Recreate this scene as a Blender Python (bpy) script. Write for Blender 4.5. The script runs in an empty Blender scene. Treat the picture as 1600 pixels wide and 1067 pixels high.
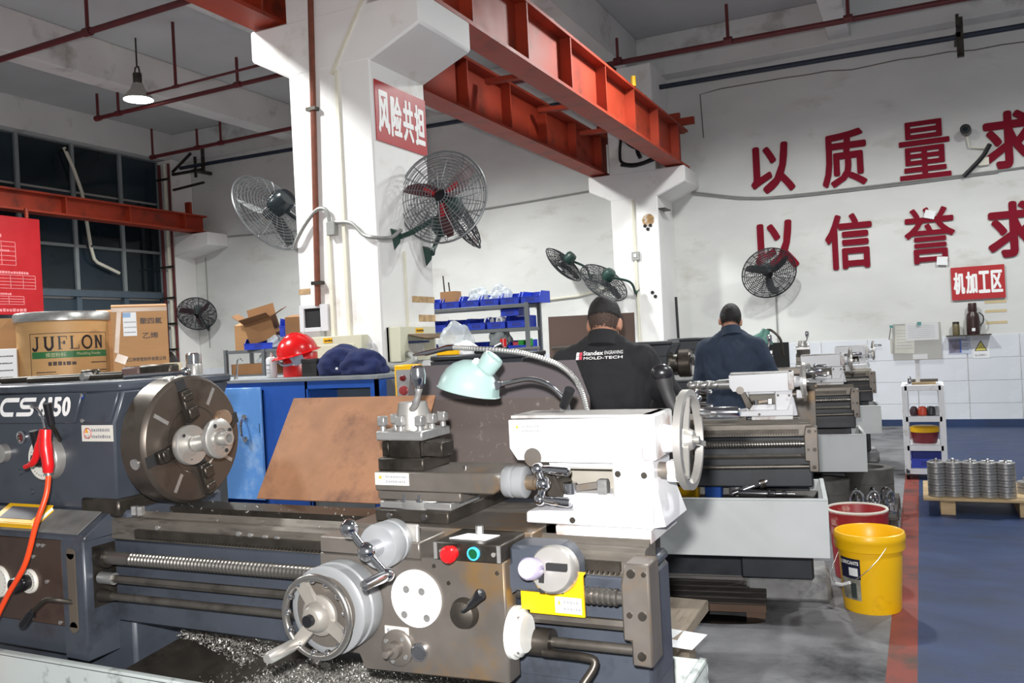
import bpy, bmesh, math, random
from mathutils import Vector, Matrix, noise
from mathutils.bvhtree import BVHTree
random.seed(7)
SC = bpy.context.scene
COL = SC.collection
PI = math.pi

# ------------------------------------------------------------------ camera, world, lights, exposure
FPX, ROLL, YAW, CAMH = 1339.0, math.atan(.0509), math.radians(25.5), 1.42
R0 = Vector((math.cos(YAW), math.sin(YAW), 0)); FW = Vector((-math.sin(YAW), math.cos(YAW), 0)); UP = Vector((0, 0, 1))
cx_ = R0*math.cos(ROLL) - UP*math.sin(ROLL); cy_ = R0*math.sin(ROLL) + UP*math.cos(ROLL); cz_ = -FW
cd = bpy.data.cameras.new('camera'); cam = bpy.data.objects.new('camera', cd); COL.objects.link(cam)
cam.matrix_world = Matrix(((cx_.x, cy_.x, cz_.x, 0), (cx_.y, cy_.y, cz_.y, 0), (cx_.z, cy_.z, cz_.z, CAMH), (0, 0, 0, 1)))
cd.sensor_width = 36; cd.lens = 36*FPX/1600; cd.clip_start = .02; cd.clip_end = 100
SC.camera = cam
SC.view_settings.view_transform = 'Standard'; SC.view_settings.look = 'None'
SC.view_settings.exposure = -0.1; SC.view_settings.gamma = 1; SC.view_settings.use_curve_mapping = False
w = bpy.data.worlds.new('world'); SC.world = w; w.use_nodes = True
w.node_tree.nodes['Background'].inputs[0].default_value = (.93, .97, 1, 1)
w.node_tree.nodes['Background'].inputs[1].default_value = .28

def light(name, kind, loc, power, col=(1, 1, 1), **k):
    d = bpy.data.lights.new(name, kind); d.energy = power; d.color = col
    o = bpy.data.objects.new(name, d); COL.objects.link(o); o.location = loc
    for a, b in k.items(): setattr(d, a, b)
    return o
# camera flash, a hand's breadth above the lens
fl = light('flash_light', 'SPOT', cy_*.13 - cx_*.05 + cz_*.02 + Vector((0, 0, CAMH)), 520, (1, .985, .97), shadow_soft_size=.03, spot_size=math.radians(112), spot_blend=.6)
fl.matrix_world = Matrix.Translation(fl.location) @ cam.matrix_world.to_3x3().to_4x4()
# high-bay lamps of the hall
for i, (x, y) in enumerate(((-9.55, 8.5), (-5.6, 2.6), (-5.9, 8.75), (-1.6, 8.75), (1.6, 2.6), (1.9, 8.75), (-9.8, 2.6))):
    light('bay_light', 'SPOT', (x, y, 4.98), 980 if x < -5 else 560, (.97, 1, .98), shadow_soft_size=.17, spot_size=math.radians(165), spot_blend=.5)

# ------------------------------------------------------------------ materials
def lin(h):
    h = h.lstrip('#'); v = [int(h[i:i+2], 16)/255 for i in (0, 2, 4)]
    return tuple(a/12.92 if a <= .04045 else ((a+.055)/1.055)**2.4 for a in v) + (1,)
MATS = {}
def M(name, col, rough=.5, metal=0., var=.12, sc=6., bump=0., bsc=60., dirt=None, dsc=3., damt=.5, spec=.5, emit=None, alpha=None, stretch=None, coat=0):
    if name in MATS: return MATS[name]
    m = bpy.data.materials.new(name); m.use_nodes = True; nt = m.node_tree; N = nt.nodes; L = nt.links
    b = N['Principled BSDF']; c = lin(col)
    b.inputs['Roughness'].default_value = rough; b.inputs['Metallic'].default_value = metal
    b.inputs['Specular IOR Level'].default_value = spec; b.inputs['Coat Weight'].default_value = coat
    tc = N.new('ShaderNodeTexCoord'); vec = tc.outputs['Object']
    if stretch:
        mp = N.new('ShaderNodeMapping'); mp.inputs['Scale'].default_value = stretch; L.new(vec, mp.inputs[0]); vec = mp.outputs[0]
    out = None
    if var:
        n = N.new('ShaderNodeTexNoise'); n.inputs['Scale'].default_value = sc; n.inputs['Detail'].default_value = 6; L.new(vec, n.inputs['Vector'])
        r = N.new('ShaderNodeValToRGB'); r.color_ramp.elements[0].position = .3; r.color_ramp.elements[1].position = .7
        r.color_ramp.elements[0].color = tuple(a*(1-var) for a in c[:3])+(1,)
        r.color_ramp.elements[1].color = tuple(min(1, a*(1+var)) for a in c[:3])+(1,)
        L.new(n.outputs['Fac'], r.inputs[0]); out = r.outputs[0]
        rr = N.new('ShaderNodeMapRange'); rr.inputs[3].default_value = max(0, rough-.1); rr.inputs[4].default_value = min(1, rough+.1)
        L.new(n.outputs['Fac'], rr.inputs[0]); L.new(rr.outputs[0], b.inputs['Roughness'])
    if dirt:
        n2 = N.new('ShaderNodeTexNoise'); n2.inputs['Scale'].default_value = dsc; n2.inputs['Detail'].default_value = 9; n2.inputs['Roughness'].default_value = .65; L.new(vec, n2.inputs['Vector'])
        r2 = N.new('ShaderNodeValToRGB'); r2.color_ramp.elements[0].position = .62-.25*damt; r2.color_ramp.elements[1].position = .78-.2*damt
        L.new(n2.outputs['Fac'], r2.inputs[0])
        mx = N.new('ShaderNodeMix'); mx.data_type = 'RGBA'; L.new(r2.outputs[0], mx.inputs[0])
        if out: L.new(out, mx.inputs[6])
        else: mx.inputs[6].default_value = c
        mx.inputs[7].default_value = lin(dirt); out = mx.outputs[2]
    if out: L.new(out, b.inputs['Base Color'])
    else: b.inputs['Base Color'].default_value = c
    if bump:
        n3 = N.new('ShaderNodeTexNoise'); n3.inputs['Scale'].default_value = bsc; n3.inputs['Detail'].default_value = 5; L.new(vec, n3.inputs['Vector'])
        bp = N.new('ShaderNodeBump'); bp.inputs['Strength'].default_value = bump; bp.inputs['Distance'].default_value = .01
        L.new(n3.outputs['Fac'], bp.inputs['Height']); L.new(bp.outputs[0], b.inputs['Normal'])
    if emit:
        b.inputs['Emission Color'].default_value = lin(emit[0]); b.inputs['Emission Strength'].default_value = emit[1]
    if alpha is not None:
        b.inputs['Alpha'].default_value = alpha
    MATS[name] = m
    return m
WALL = M('wall_paint', '#d4d4d1', .85, var=.05, sc=1.5, dirt='#bfbbb3', dsc=1.1, damt=.2, bump=.15, bsc=8, stretch=(1, 1, 2.2))
COLP = M('column_paint', '#eceae8', .8, var=.03, sc=2, dirt='#cfc6b8', dsc=2.2, damt=.12, bump=.1, bsc=20)
CEIL = M('ceiling_paint', '#b9babb', .9, var=.06, sc=1.2, bump=.1, bsc=10)
BEAMP = M('beam_paint', '#d4d4d2', .9, var=.06, sc=1.5, dirt='#9d9a94', dsc=1.4, damt=.25)
TILE = M('wall_tile', '#d5d8de', .25, var=.03, sc=3)
FLOORG = M('floor_concrete', '#77777a', .75, var=.2, sc=5, dirt='#35363a', dsc=1.8, damt=.55, bump=.3, bsc=40)
FLOORB = M('floor_blue', '#1d335a', .5, var=.15, sc=3, dirt='#1e2b44', dsc=1.6, damt=.42, bump=.1, bsc=30, stretch=(1, 2, 1))
FLOORR = M('floor_red', '#7d3329', .6, var=.2, sc=6, dirt='#43302c', dsc=4, damt=.5)
CRANE = M('crane_orange', '#9c3217', .6, var=.14, sc=3, dirt='#642616', dsc=2.5, damt=.4)
RAIL = M('rail_rust', '#8a5a35', .6, .3, var=.2, sc=8)
REDPIPE = M('pipe_darkred', '#5c1f22', .5, var=.15, sc=8)
BLUEPIPE = M('pipe_darkblue', '#26303f', .5, var=.15, sc=8)
SIGNRED = M('sign_red', '#ad0f19', .45, var=.05)
LETRED = M('letter_red', '#7c1025', .8, var=.06, spec=.2)
WHITEP = M('print_white', '#f2f0ee', .5, var=0)
BLACKP = M('print_black', '#17151a', .5, var=0)
GREYP = M('print_grey', '#8c8c90', .6, var=0)
BLUEG = M('paint_bluegrey', '#3f444d', .36, var=.1, sc=9, dirt='#2a2c31', dsc=5, damt=.3)
TWHITE = M('paint_white', '#d3d3d6', .35, var=.02, sc=5, dirt='#c9c2bb', dsc=4, damt=.1)
CHIPW = M('paint_chipped', '#d2d1d0', .45, var=.03, sc=6, dirt='#8a5f4c', dsc=7, damt=.42)
TRAYW = M('paint_tray', '#c4c7c7', .5, var=.05, sc=4, dirt='#aaaca9', dsc=3, damt=.15)
TRAYC = M('paint_tray_chipped', '#c3cbc8', .5, var=.05, sc=4, dirt='#33302f', dsc=11, damt=.3)
STEEL = M('steel_worn', '#8b8378', .36, .75, var=.2, sc=12, dirt='#6b5b48', dsc=6, damt=.45)
STEELG = M('steel_grey', '#aaa9a7', .34, .7, var=.12, sc=14, stretch=(1, 6, 6))
STEELD = M('steel_dark', '#4a453f', .4, .7, var=.25, sc=14, dirt='#2a2622', dsc=8, damt=.45)
STEELB = M('steel_brown', '#6f6963', .38, .5, var=.22, sc=7, dirt='#86683f', dsc=4, damt=.4)
CHROME = M('chrome', '#d5d5d8', .12, 1, var=.03)
ALU = M('aluminium', '#b9b6b1', .35, .7, var=.06, sc=10)
DIALG = M('dial_grey', '#87898b', .42, .15, var=.06, sc=8)
BLACKM = M('black_plastic', '#17171a', .3, var=.1)
BLACKR = M('black_matt', '#1b1a1b', .65, var=.2)
DARKIN = M('dark_recess', '#1d1c1d', .8, var=.2)
CARD = M('cardboard', '#b3865a', .8, var=.08, sc=5, bump=.1, bsc=30, stretch=(1, 1, 6))
CARDD = M('cardboard_dark', '#8a6340', .85, var=.12, sc=5)
DRUMP = M('drum_fibre', '#c29763', .55, var=.06, sc=3, stretch=(1, 1, 8))
BLUEC = M('cabinet_blue', '#1f4fa3', .4, var=.08, sc=4, dirt='#1b3f80', dsc=5, damt=.3)
BLUEL = M('cabinet_lightblue', '#5d90d2', .3, var=.12, sc=2.5, dirt='#9db9dc', dsc=5, damt=.35)
BINB = M('bin_blue', '#1f3bb4', .4, var=.06)
RACKG = M('rack_grey', '#6b6e70', .5, .2, var=.1)
HARDB = M('hardboard', '#946a4d', .75, var=.2, sc=9, dirt='#553a2f', dsc=4.5, damt=.62, bump=.08, bsc=60)
BROWNB = M('panel_brown', '#5f4c44', .7, var=.1, sc=5)
GUARDM = M('guard_sheet', '#5c5557', .5, .25, var=.08, sc=3, dirt='#4a4a52', dsc=1.5, damt=.4)
SPECK = M('guard_sheet_low', '#5d534f', .5, .25, var=.1, sc=3, dirt='#8d8580', dsc=45, damt=.12)
YELL = M('yellow_paint', '#f2b90c', .4, var=.04)
YELP = M('yellow_plastic', '#f5bd0c', .38, var=.04, sc=4, dirt='#d29a10', dsc=5, damt=.15)
REDP = M('red_plastic', '#c8171b', .3, var=.04)
REDH = M('red_helmet', '#cf1519', .22, var=.03)
ORANGEH = M('hose_orange', '#e8471c', .35, var=.03)
LAMPG = M('lamp_mint', '#97b0ac', .35, var=.03)
NAVY = M('cloth_navy', '#1a2450', .9, var=.2, sc=10, bump=.2, bsc=120)
JACK = M('jacket_black', '#1d1d20', .85, var=.15, sc=8, bump=.25, bsc=200)
JACKB = M('jacket_blueblack', '#2d394c', .85, var=.15, sc=8, bump=.25, bsc=200)
TROU = M('trousers_dark', '#1c1d22', .9, var=.15, sc=8)
SKIN = M('skin', '#b5836a', .55, var=.06, sc=8)
HAIR = M('hair_black', '#14100f', .6, var=.3, sc=60, bump=.5, bsc=250)
SHOE = M('shoe_black', '#1a1818', .5)
GREEN = M('fan_green', '#27423b', .4, var=.1)
WIRE = M('wire_grey', '#7b7e80', .4, .5, var=.05)
WIRED = M('wire_dark', '#3c3f42', .45, .5, var=.05)
BLADER = M('blade_darkred', '#4a2026', .4, var=.1)
REDHUB = M('hub_red', '#a3232b', .4, var=.1)
GLASSD = M('glass_dark', '#18242a', .08, var=.25, sc=1.2)
GLASST = M('glass_teal', '#22303a', .2, var=.2, sc=1.5)
FRAMEG = M('frame_grey', '#8f9698', .5, .2, var=.06)
FRAMED = M('frame_bluegrey', '#4f5c68', .6, var=.08)
CABLE = M('cable_black', '#141416', .45, var=.1)
CONDG = M('conduit_grey', '#9a9a97', .5, .3, var=.08)
BEIGE = M('box_beige', '#cfcdb6', .5, var=.04)
WOOD = M('wood_pale', '#b49b76', .8, var=.15, sc=4, stretch=(1, 8, 8), dirt='#6d5c45', dsc=5, damt=.3)
WOODD = M('wood_dirty', '#4b4642', .8, var=.25, sc=4, stretch=(1, 8, 8), dirt='#2b2a2a', dsc=5, damt=.4)
PAPER = M('paper_white', '#e9e9ea', .8, var=.03)
LABELW = M('label_plate', '#dcd9cf', .4, .1, var=.03)
MINT = M('clip_teal', '#3f9c96', .4)
CARTW = M('cart_white', '#dfe0e4', .5, var=.04, sc=6, dirt='#a8a4a0', dsc=9, damt=.25)
BROWNV = M('flask_brown', '#35201f', .35, var=.05)
OLIVE = M('cup_olive', '#6b6142', .4, var=.15)
CONC = M('plinth_concrete', '#8c8c8c', .9, var=.25, sc=8, bump=.5, bsc=30, dirt='#55555a', dsc=5, damt=.4)
RUST = M('rust_brown', '#5a3a30', .7, .2, var=.25, sc=8)
SWARF = M('swarf', '#a5a29c', .4, .6, var=.3, sc=30)
CHALK = M('chuck_face', '#585049', .34, .6, var=.2, sc=4, dirt='#3d352f', dsc=6, damt=.4)
CONDUITW = M('trunking_cream', '#e0dccb', .6, var=.05)
RUSTP = M('pipe_rust', '#75402e', .7, var=.2, sc=20)
POLY = M('polybag', '#c9d0d4', .25, var=.1, alpha=.55)

# ------------------------------------------------------------------ mesh helper
WOFF = {}
class MB:
    def __init__(s): s.v = []; s.f = []; s.mi = []; s.cur = 0
    def add(s, vs, fs):
        o = len(s.v); s.v += [Vector(a) for a in vs]
        for f in fs: s.f.append([i+o for i in f]); s.mi.append(s.cur)
        return s
    def box(s, x0, x1, y0, y1, z0, z1):
        if x0 > x1: x0, x1 = x1, x0
        if y0 > y1: y0, y1 = y1, y0
        if z0 > z1: z0, z1 = z1, z0
        return s.add([(x0, y0, z0), (x1, y0, z0), (x1, y1, z0), (x0, y1, z0), (x0, y0, z1), (x1, y0, z1), (x1, y1, z1), (x0, y1, z1)],
                     [(0, 3, 2, 1), (4, 5, 6, 7), (0, 1, 5, 4), (1, 2, 6, 5), (2, 3, 7, 6), (3, 0, 4, 7)])
    def obox(s, c, size, rot=None):
        m = MB(); a, b, d = (t/2 for t in size); m.box(-a, a, -b, b, -d, d)
        R = rot if rot is not None else Matrix.Identity(3)
        c = Vector(c); return s.add([R @ p + c for p in m.v], m.f)
    def bar(s, p0, p1, wd, ht=None, up=(0, 0, 1)):
        p0, p1 = Vector(p0), Vector(p1); z = (p1-p0); l = z.length; z.normalize(); u = Vector(up)
        if abs(z.dot(u)) > .95: u = Vector((1, 0, 0)) if abs(z.x) < .9 else Vector((0, 1, 0))
        x = u.cross(z).normalized(); y = z.cross(x)
        R = Matrix((x, y, z)).transposed()
        return s.obox((p0+p1)/2, (wd, ht or wd, l), R)
    def frame(s, ax):
        z = Vector(ax).normalized(); u = Vector((0, 0, 1)) if abs(z.z) < .9 else Vector((1, 0, 0))
        x = u.cross(z).normalized(); return x, z.cross(x), z
    def rev(s, prof, p, ax, n=24, caps=True):
        """profile [(radius, height along axis)] turned about the axis through p"""
        x, y, z = s.frame(ax); p = Vector(p); vs = []; fs = []
        for r, h in prof:
            for k in range(n):
                a = 2*PI*k/n; vs.append(p + z*h + (x*math.cos(a)+y*math.sin(a))*r)
        for i in range(len(prof)-1):
            for k in range(n): fs.append((i*n+k, i*n+(k+1) % n, (i+1)*n+(k+1) % n, (i+1)*n+k))
        if caps:
            if prof[0][0] > 1e-6: fs.append(tuple(range(n-1, -1, -1)))
            if prof[-1][0] > 1e-6: fs.append(tuple((len(prof)-1)*n+k for k in range(n)))
        return s.add(vs, fs)
    def cyl(s, p0, p1, r0, r1=None, n=20):
        p0, p1 = Vector(p0), Vector(p1); d = p1-p0
        return s.rev([(r0, 0), (r0 if r1 is None else r1, d.length)], p0, d, n)
    def pipe(s, p0, p1, ro, ri, n=24):
        p0, p1 = Vector(p0), Vector(p1); d = p1-p0; l = d.length
        return s.rev([(ri, 0), (ro, 0), (ro, l), (ri, l), (ri, 0)], p0, d, n, caps=False)
    def tube(s, pts, r, n=8, closed=False, smooth=0):
        P = [Vector(p) for p in pts]
        if smooth and len(P) > 2: P = catmull(P, smooth, closed)
        m = len(P); rr = r if isinstance(r, (list, tuple)) else [r]*m
        if len(rr) != m: rr = [rr[min(len(rr)-1, int(i*len(rr)/m))] for i in range(m)]
        vs = []; fs = []; px = None
        for i in range(m):
            a = P[(i-1) % m] if (i or closed) else P[i]; b = P[(i+1) % m] if (i < m-1 or closed) else P[i]
            z = (b-a).normalized()
            if px is None:
                u = Vector((0, 0, 1)) if abs(z.z) < .9 else Vector((1, 0, 0)); px = u.cross(z).normalized()
            else: px = (px - z*px.dot(z)).normalized()
            y = z.cross(px)
            for k in range(n):
                t = 2*PI*k/n; vs.append(P[i] + (px*math.cos(t)+y*math.sin(t))*rr[i])
        for i in range(m if closed else m-1):
            j = (i+1) % m
            for k in range(n): fs.append((i*n+k, i*n+(k+1) % n, j*n+(k+1) % n, j*n+k))
        if not closed: fs.append(tuple(range(n-1, -1, -1))); fs.append(tuple((m-1)*n+k for k in range(n)))
        return s.add(vs, fs)
    def ring(s, c, ax, R, r, n=32, k=6):
        x, y, z = s.frame(ax); c = Vector(c)
        return s.tube([c + (x*math.cos(2*PI*i/n)+y*math.sin(2*PI*i/n))*R for i in range(n)], r, k, True)
    def sph(s, c, r, sc=(1, 1, 1), n=16, m=10, rot=None):
        c = Vector(c); vs = []; fs = []
        for i in range(m+1):
            t = PI*i/m
            for k in range(n):
                a = 2*PI*k/n; p = Vector((math.sin(t)*math.cos(a)*sc[0], math.sin(t)*math.sin(a)*sc[1], math.cos(t)*sc[2]))*r
                vs.append(c + (rot @ p if rot is not None else p))
        for i in range(m):
            for k in range(n): fs.append((i*n+k, (i+1)*n+k, (i+1)*n+(k+1) % n, i*n+(k+1) % n))
        return s.add(vs, fs)
    def ext(s, poly, ax, a0, a1):
        """polygon in the plane across axis ax: x->(y,z), y->(x,z), z->(x,y)"""
        n = len(poly)
        f = {'x': lambda u, v, t: (t, u, v), 'y': lambda u, v, t: (u, t, v), 'z': lambda u, v, t: (u, v, t)}[ax]
        vs = [f(u, v, a0) for u, v in poly]+[f(u, v, a1) for u, v in poly]
        fs = [tuple(range(n)), tuple(range(2*n-1, n-1, -1))]+[(i, i+n, (i+1) % n+n, (i+1) % n) for i in range(n)]
        return s.add(vs, fs)
    def quad(s, a, b, c, d): return s.add([a, b, c, d], [(0, 1, 2, 3)])
    def sheet(s, a, b, c, d, t):
        a, b, c, d = map(Vector, (a, b, c, d)); n = (b-a).cross(d-a).normalized()*t
        return s.add([a, b, c, d, a+n, b+n, c+n, d+n], [(3, 2, 1, 0), (4, 5, 6, 7), (0, 1, 5, 4), (1, 2, 6, 5), (2, 3, 7, 6), (3, 0, 4, 7)])
    def xf(s, mat):
        s.v = [mat @ p for p in s.v]; return s
    def build(s, name, mat, parent=None, bev=0, smooth=40, kind=None, label=None, loc=None, seg=1):
        me = bpy.data.meshes.new(name); off = Vector((0, 0, 0))
        while parent is not None and parent.parent is not None and parent.parent.parent is not None: parent = parent.parent   # never below sub-part
        if parent is not None:
            r = parent
            while r.parent: r = r.parent
            off = WOFF.get(r.name, off)
        elif loc is not None: off = Vector(loc)
        me.from_pydata([tuple(p-off) for p in s.v], [], s.f)
        for mm in (mat if isinstance(mat, (list, tuple)) else [mat]): me.materials.append(mm)
        if max(s.mi or [0]) > 0:
            for p, i in zip(me.polygons, s.mi): p.material_index = i
        bm = bmesh.new(); bm.from_mesh(me); bmesh.ops.recalc_face_normals(bm, faces=bm.faces); bm.to_mesh(me); bm.free()
        if smooth:
            me.shade_smooth(); me.set_sharp_from_angle(angle=math.radians(smooth))
        o = bpy.data.objects.new(name, me); COL.objects.link(o)
        if parent is not None: o.parent = parent
        elif loc is not None: o.location = loc
        if bev:
            b = o.modifiers.new('bevel', 'BEVEL'); b.width = bev; b.segments = seg; b.limit_method = 'ANGLE'; b.angle_limit = math.radians(50); b.harden_normals = False
        if kind: o['kind'] = kind
        if label: o['label'] = label
        return o
def catmull(P, k, closed=False):
    out = []; n = len(P)
    for i in range(n if closed else n-1):
        p0 = P[(i-1) % n] if (i or closed) else P[0]*2-P[1]; p1 = P[i]; p2 = P[(i+1) % n]
        p3 = P[(i+2) % n] if (i < n-2 or closed) else P[-1]*2-P[-2]
        for j in range(k):
            t = j/k; out.append(.5*((2*p1)+(p2-p0)*t+(2*p0-5*p1+4*p2-p3)*t*t+(3*p1-p0-3*p2+p3)*t**3))
    if not closed: out.append(P[-1])
    return out
def tag(o, label, cat, group=None, kind=None):
    o['label'] = label; o['category'] = cat
    if group: o['group'] = group
    if kind: o['kind'] = kind
    return o
def T(name, label, cat, loc=(0, 0, 0), rz=0, group=None, W=False):
    o = bpy.data.objects.new(name, None); COL.objects.link(o); o.location = loc; o.rotation_euler = (0, 0, rz); o.empty_display_size = .1
    if W: WOFF[o.name] = Vector(loc)
    return tag(o, label, cat, group)
def solo(mb, name, mat, label, cat, loc, group=None, **k):
    return tag(mb.build(name, mat, None, loc=loc, **k), label, cat, group)
def struct(mb, name, mat, parent=None, **k):
    o = mb.build(name, mat, parent, **k)
    if parent is None: o['kind'] = 'structure'
    return o
def copy_tree(o, parent=None):
    kids = [c for c in o.children]
    c = o.copy(); COL.objects.link(c)
    if parent is not None: c.parent = parent
    for k in kids: copy_tree(k, c)
    return c
def B(*a): return MB().box(*a)
_tc = {}
def text_data(s, extrude=0.):
    if (s, extrude) in _tc: return _tc[s, extrude]
    cu = bpy.data.curves.new('lettering', 'FONT'); cu.body = s; cu.size = 1; cu.extrude = extrude; cu.resolution_u = 3
    o = bpy.data.objects.new('lettering', cu); COL.objects.link(o); bpy.context.view_layer.update()
    me = bpy.data.meshes.new_from_object(o.evaluated_get(bpy.context.evaluated_depsgraph_get()))
    v = [p.co.copy() for p in me.vertices]; f = [tuple(p.vertices) for p in me.polygons]
    bpy.data.objects.remove(o); bpy.data.curves.remove(cu); bpy.data.meshes.remove(me)
    xs = [p.x for p in v]; ys = [p.y for p in v]
    _tc[s, extrude] = (v, f, min(xs), max(xs), min(ys), max(ys)); return _tc[s, extrude]
def text(mb, s, o, u, v, wd, ht, bold=0., depth=0., eps=.0006):
    """text s fitted into wd x ht from lower-left corner o along unit vectors u, v; bold spreads the strokes"""
    V, F, x0, x1, y0, y1 = text_data(s, .5 if depth else 0.)
    o, u, v = Vector(o), Vector(u), Vector(v); n = u.cross(v).normalized()
    b = bold*ht; sx = (wd-2*b)/(x1-x0); sy = (ht-2*b)/(y1-y0); st = eps*.25
    offs = [(0, 0)] + ([(b*math.cos(k*PI/4), b*math.sin(k*PI/4)) for k in range(8)] if b else [])
    for i, (dx, dy) in enumerate(offs):
        mb.add([o + u*((p.x-x0)*sx+b+dx) + v*((p.y-y0)*sy+b+dy) + n*((p.z+.5)*depth if depth else 0) + n*(eps+(i*.0002 if depth else i*st)) for p in V], F)
    return mb
def bars(mb, o, u, v, rows, seed=0, n=None, eps=.0006):
    """rows of tiny dashes standing for print too small to read: rows = [(x, y, width, height)]"""
    rnd = random.Random(seed); o, u, v = Vector(o), Vector(u), Vector(v); nn = u.cross(v).normalized()*eps
    for x, y, wd, ht in rows:
        t = x
        while t < x+wd:
            l = ht*rnd.uniform(.5, 1.0); h = ht*rnd.uniform(.75, 1)
            a = o+nn+u*t+v*y; mb.quad(a, a+u*l, a+u*l+v*h, a+v*h); t += l+ht*.25
    return mb
def ribbon(mb, pts, wd, o, u, v, sx=1, sy=1, shear=0, closed=False, eps=.0006):
    o, u, v = Vector(o), Vector(u), Vector(v); n = u.cross(v).normalized()*eps
    P = [Vector((p[0], p[1], 0)) for p in pts]; L = []; R = []
    for i in range(len(P)):
        a = P[max(0, i-1)]; b = P[min(len(P)-1, i+1)]; d1 = (P[i]-a); d2 = (b-P[i])
        d1 = d1.normalized() if d1.length else d2.normalized(); d2 = d2.normalized() if d2.length else d1
        t = (d1+d2).normalized(); nn = Vector((-t.y, t.x, 0)); k = wd/2/max(.4, nn.dot(Vector((-d1.y, d1.x, 0))))
        L.append(P[i]+nn*k); R.append(P[i]-nn*k)
    g = lambda p: o+n+u*((p.x+shear*p.y)*sx)+v*(p.y*sy)
    for i in range(len(P)-1): mb.quad(g(L[i]), g(L[i+1]), g(R[i+1]), g(R[i]))
    return mb
def disc(mb, c, ax, r, n=28, eps=0):
    x, y, z = mb.frame(ax); c = Vector(c)+z*eps
    return mb.add([c+(x*math.cos(2*PI*k/n)+y*math.sin(2*PI*k/n))*r for k in range(n)], [tuple(range(n))])
# ------------------------------------------------------------------ room
YW, XL, XR, YN, ZC = 12.8, -13.4, 4.2, -2.5, 5.85
struct(B(XL-.2, -.19, YN, YW+.2, -.1, 0), 'floor', FLOORG)
struct(B(-.19, -.075, YN, YW+.2, -.1, .0), 'floor_stripe', FLOORR)
struct(B(-.075, XR, YN, YW+.2, -.1, 0), 'floor_painted', FLOORB)
struct(B(XL-.2, XR, YN, YW+.2, ZC, ZC+.2), 'ceiling', CEIL)
ceil = bpy.data.objects['ceiling']
for x0, x1 in ((-10.3, -9.97), (-7.15, -6.85), (-4.0, -3.65), (-.95, -.67), (2.2, 2.5)):
    B(x0, x1, YN, 12.5, 5.3, ZC).build('beam', BEAMP, ceil, bev=.01)
B(XL, -13.2, YN, 12.5, 5.32, ZC).build('beam', BEAMP, ceil)
B(XL, XR, 12.5, YW, 5.25, ZC).build('beam', BEAMP, ceil, bev=.01)
wb = struct(B(XL-.2, XR, YW, YW+.2, 0, ZC), 'wall_back', WALL)
# wainscot tiles, each its own piece
tl = MB().box(0, .595, -.012, 0, 0, .295); rnd = random.Random(3); t0 = None
for i in range(29):
    for j in range(4):
        x = -13.37+i*.605
        if -4.0 < x < -3.35 or x > XR-.6: continue
        if t0 is None: t0 = tl.build('tile', TILE, wb, bev=.002); o = t0
        else: o = t0.copy(); COL.objects.link(o)
        o.location = (x, YW-rnd.uniform(0, .0015), .003+j*.298)
struct(B(-.6, XR, YW-.03, YW-.013, 0, .09), 'baseboard_back', FLOORB)
# cracked plaster joint line under the beam
m = MB(); p = Vector((-3.0, YW-.003, 4.98)); rnd = random.Random(5)
pts = [Vector((-2.78, YW-.002, 4.3)), Vector((-2.8, YW-.002, 4.95))]+[Vector((-2.8+i*.3, YW-.002, 4.98+rnd.uniform(-.02, .02)-.004*i)) for i in range(1, 23)]
m.tube(pts, .008, 4).build('plaster_crack', M('crack', '#77726a', .9), wb)
# left wall: window band above, dark panelled door band below
wl = struct(B(XL-.2, XL, 12.38, YW, 0, ZC).box(XL-.2, XL, YN, 12.38, 5.36, ZC).box(XL-.2, XL-.07, YN, 12.38, 0, 5.36), 'wall_left', WALL)
win = bpy.data.objects.new('window_1', None); COL.objects.link(win); win['kind'] = 'structure'
ys = [2.6, 3.9, 5.2, 6.5, 7.8, 9.36, 10.4, 11.4, 12.3]; zs = [2.72, 3.5, 4.46, 5.3]
for i in range(len(ys)-1):
    for j in range(3):
        B(XL-.03, XL-.02, ys[i]+.02, ys[i+1]-.02, zs[j]+.02, zs[j+1]-.02).build('pane', GLASST if (i+j) % 3 == 0 else GLASSD, win)
for y in ys: B(XL-.05, XL+.03, y-.035, y+.035, 2.69, 5.36).build('mullion', FRAMEG, win, bev=.004)
for z in (3.5, 5.32): B(XL-.05, XL+.02, YN, 12.33, z-.025, z+.025).build('transom', FRAMEG, win)
B(XL-.05, XL+.06, YN, 12.38, 2.6, 2.72).build('sill', FRAMED, win, bev=.005)
dr = bpy.data.objects.new('door_1', None); COL.objects.link(dr); dr['kind'] = 'structure'
for i in range(len(ys)-1):
    B(XL-.06, XL-.03, ys[i]+.04, ys[i+1]-.04, .08, 2.56).build('panel', M('door_panel', '#33404b', .45, var=.12, sc=2), dr, bev=.005)
for y in ys: B(XL-.06, XL+.03, y-.05, y+.05, 0, 2.62).build('stile', FRAMED, dr, bev=.004)
B(XL-.05, XL+.02, YN, 12.38, 1.2, 1.28).build('rail', FRAMED, dr)

def column(name, y0, y1):
    m = B(-4.0, -3.3, y0, y1, 0, 5.3)
    o = struct(m, name, COLP, bev=.012)
    c = MB().ext([(-4.33, 3.56), (-4.0, 3.385), (-3.3, 3.385), (-2.885, 3.56), (-2.885, 3.78), (-4.33, 3.78)], 'y', y0-.004, y1+.004)
    c.build('corbel', COLP, o, bev=.015)
    return o
c1 = column('column', 4.89, 5.6); c2 = column('column', 11.97, YW)
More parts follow.
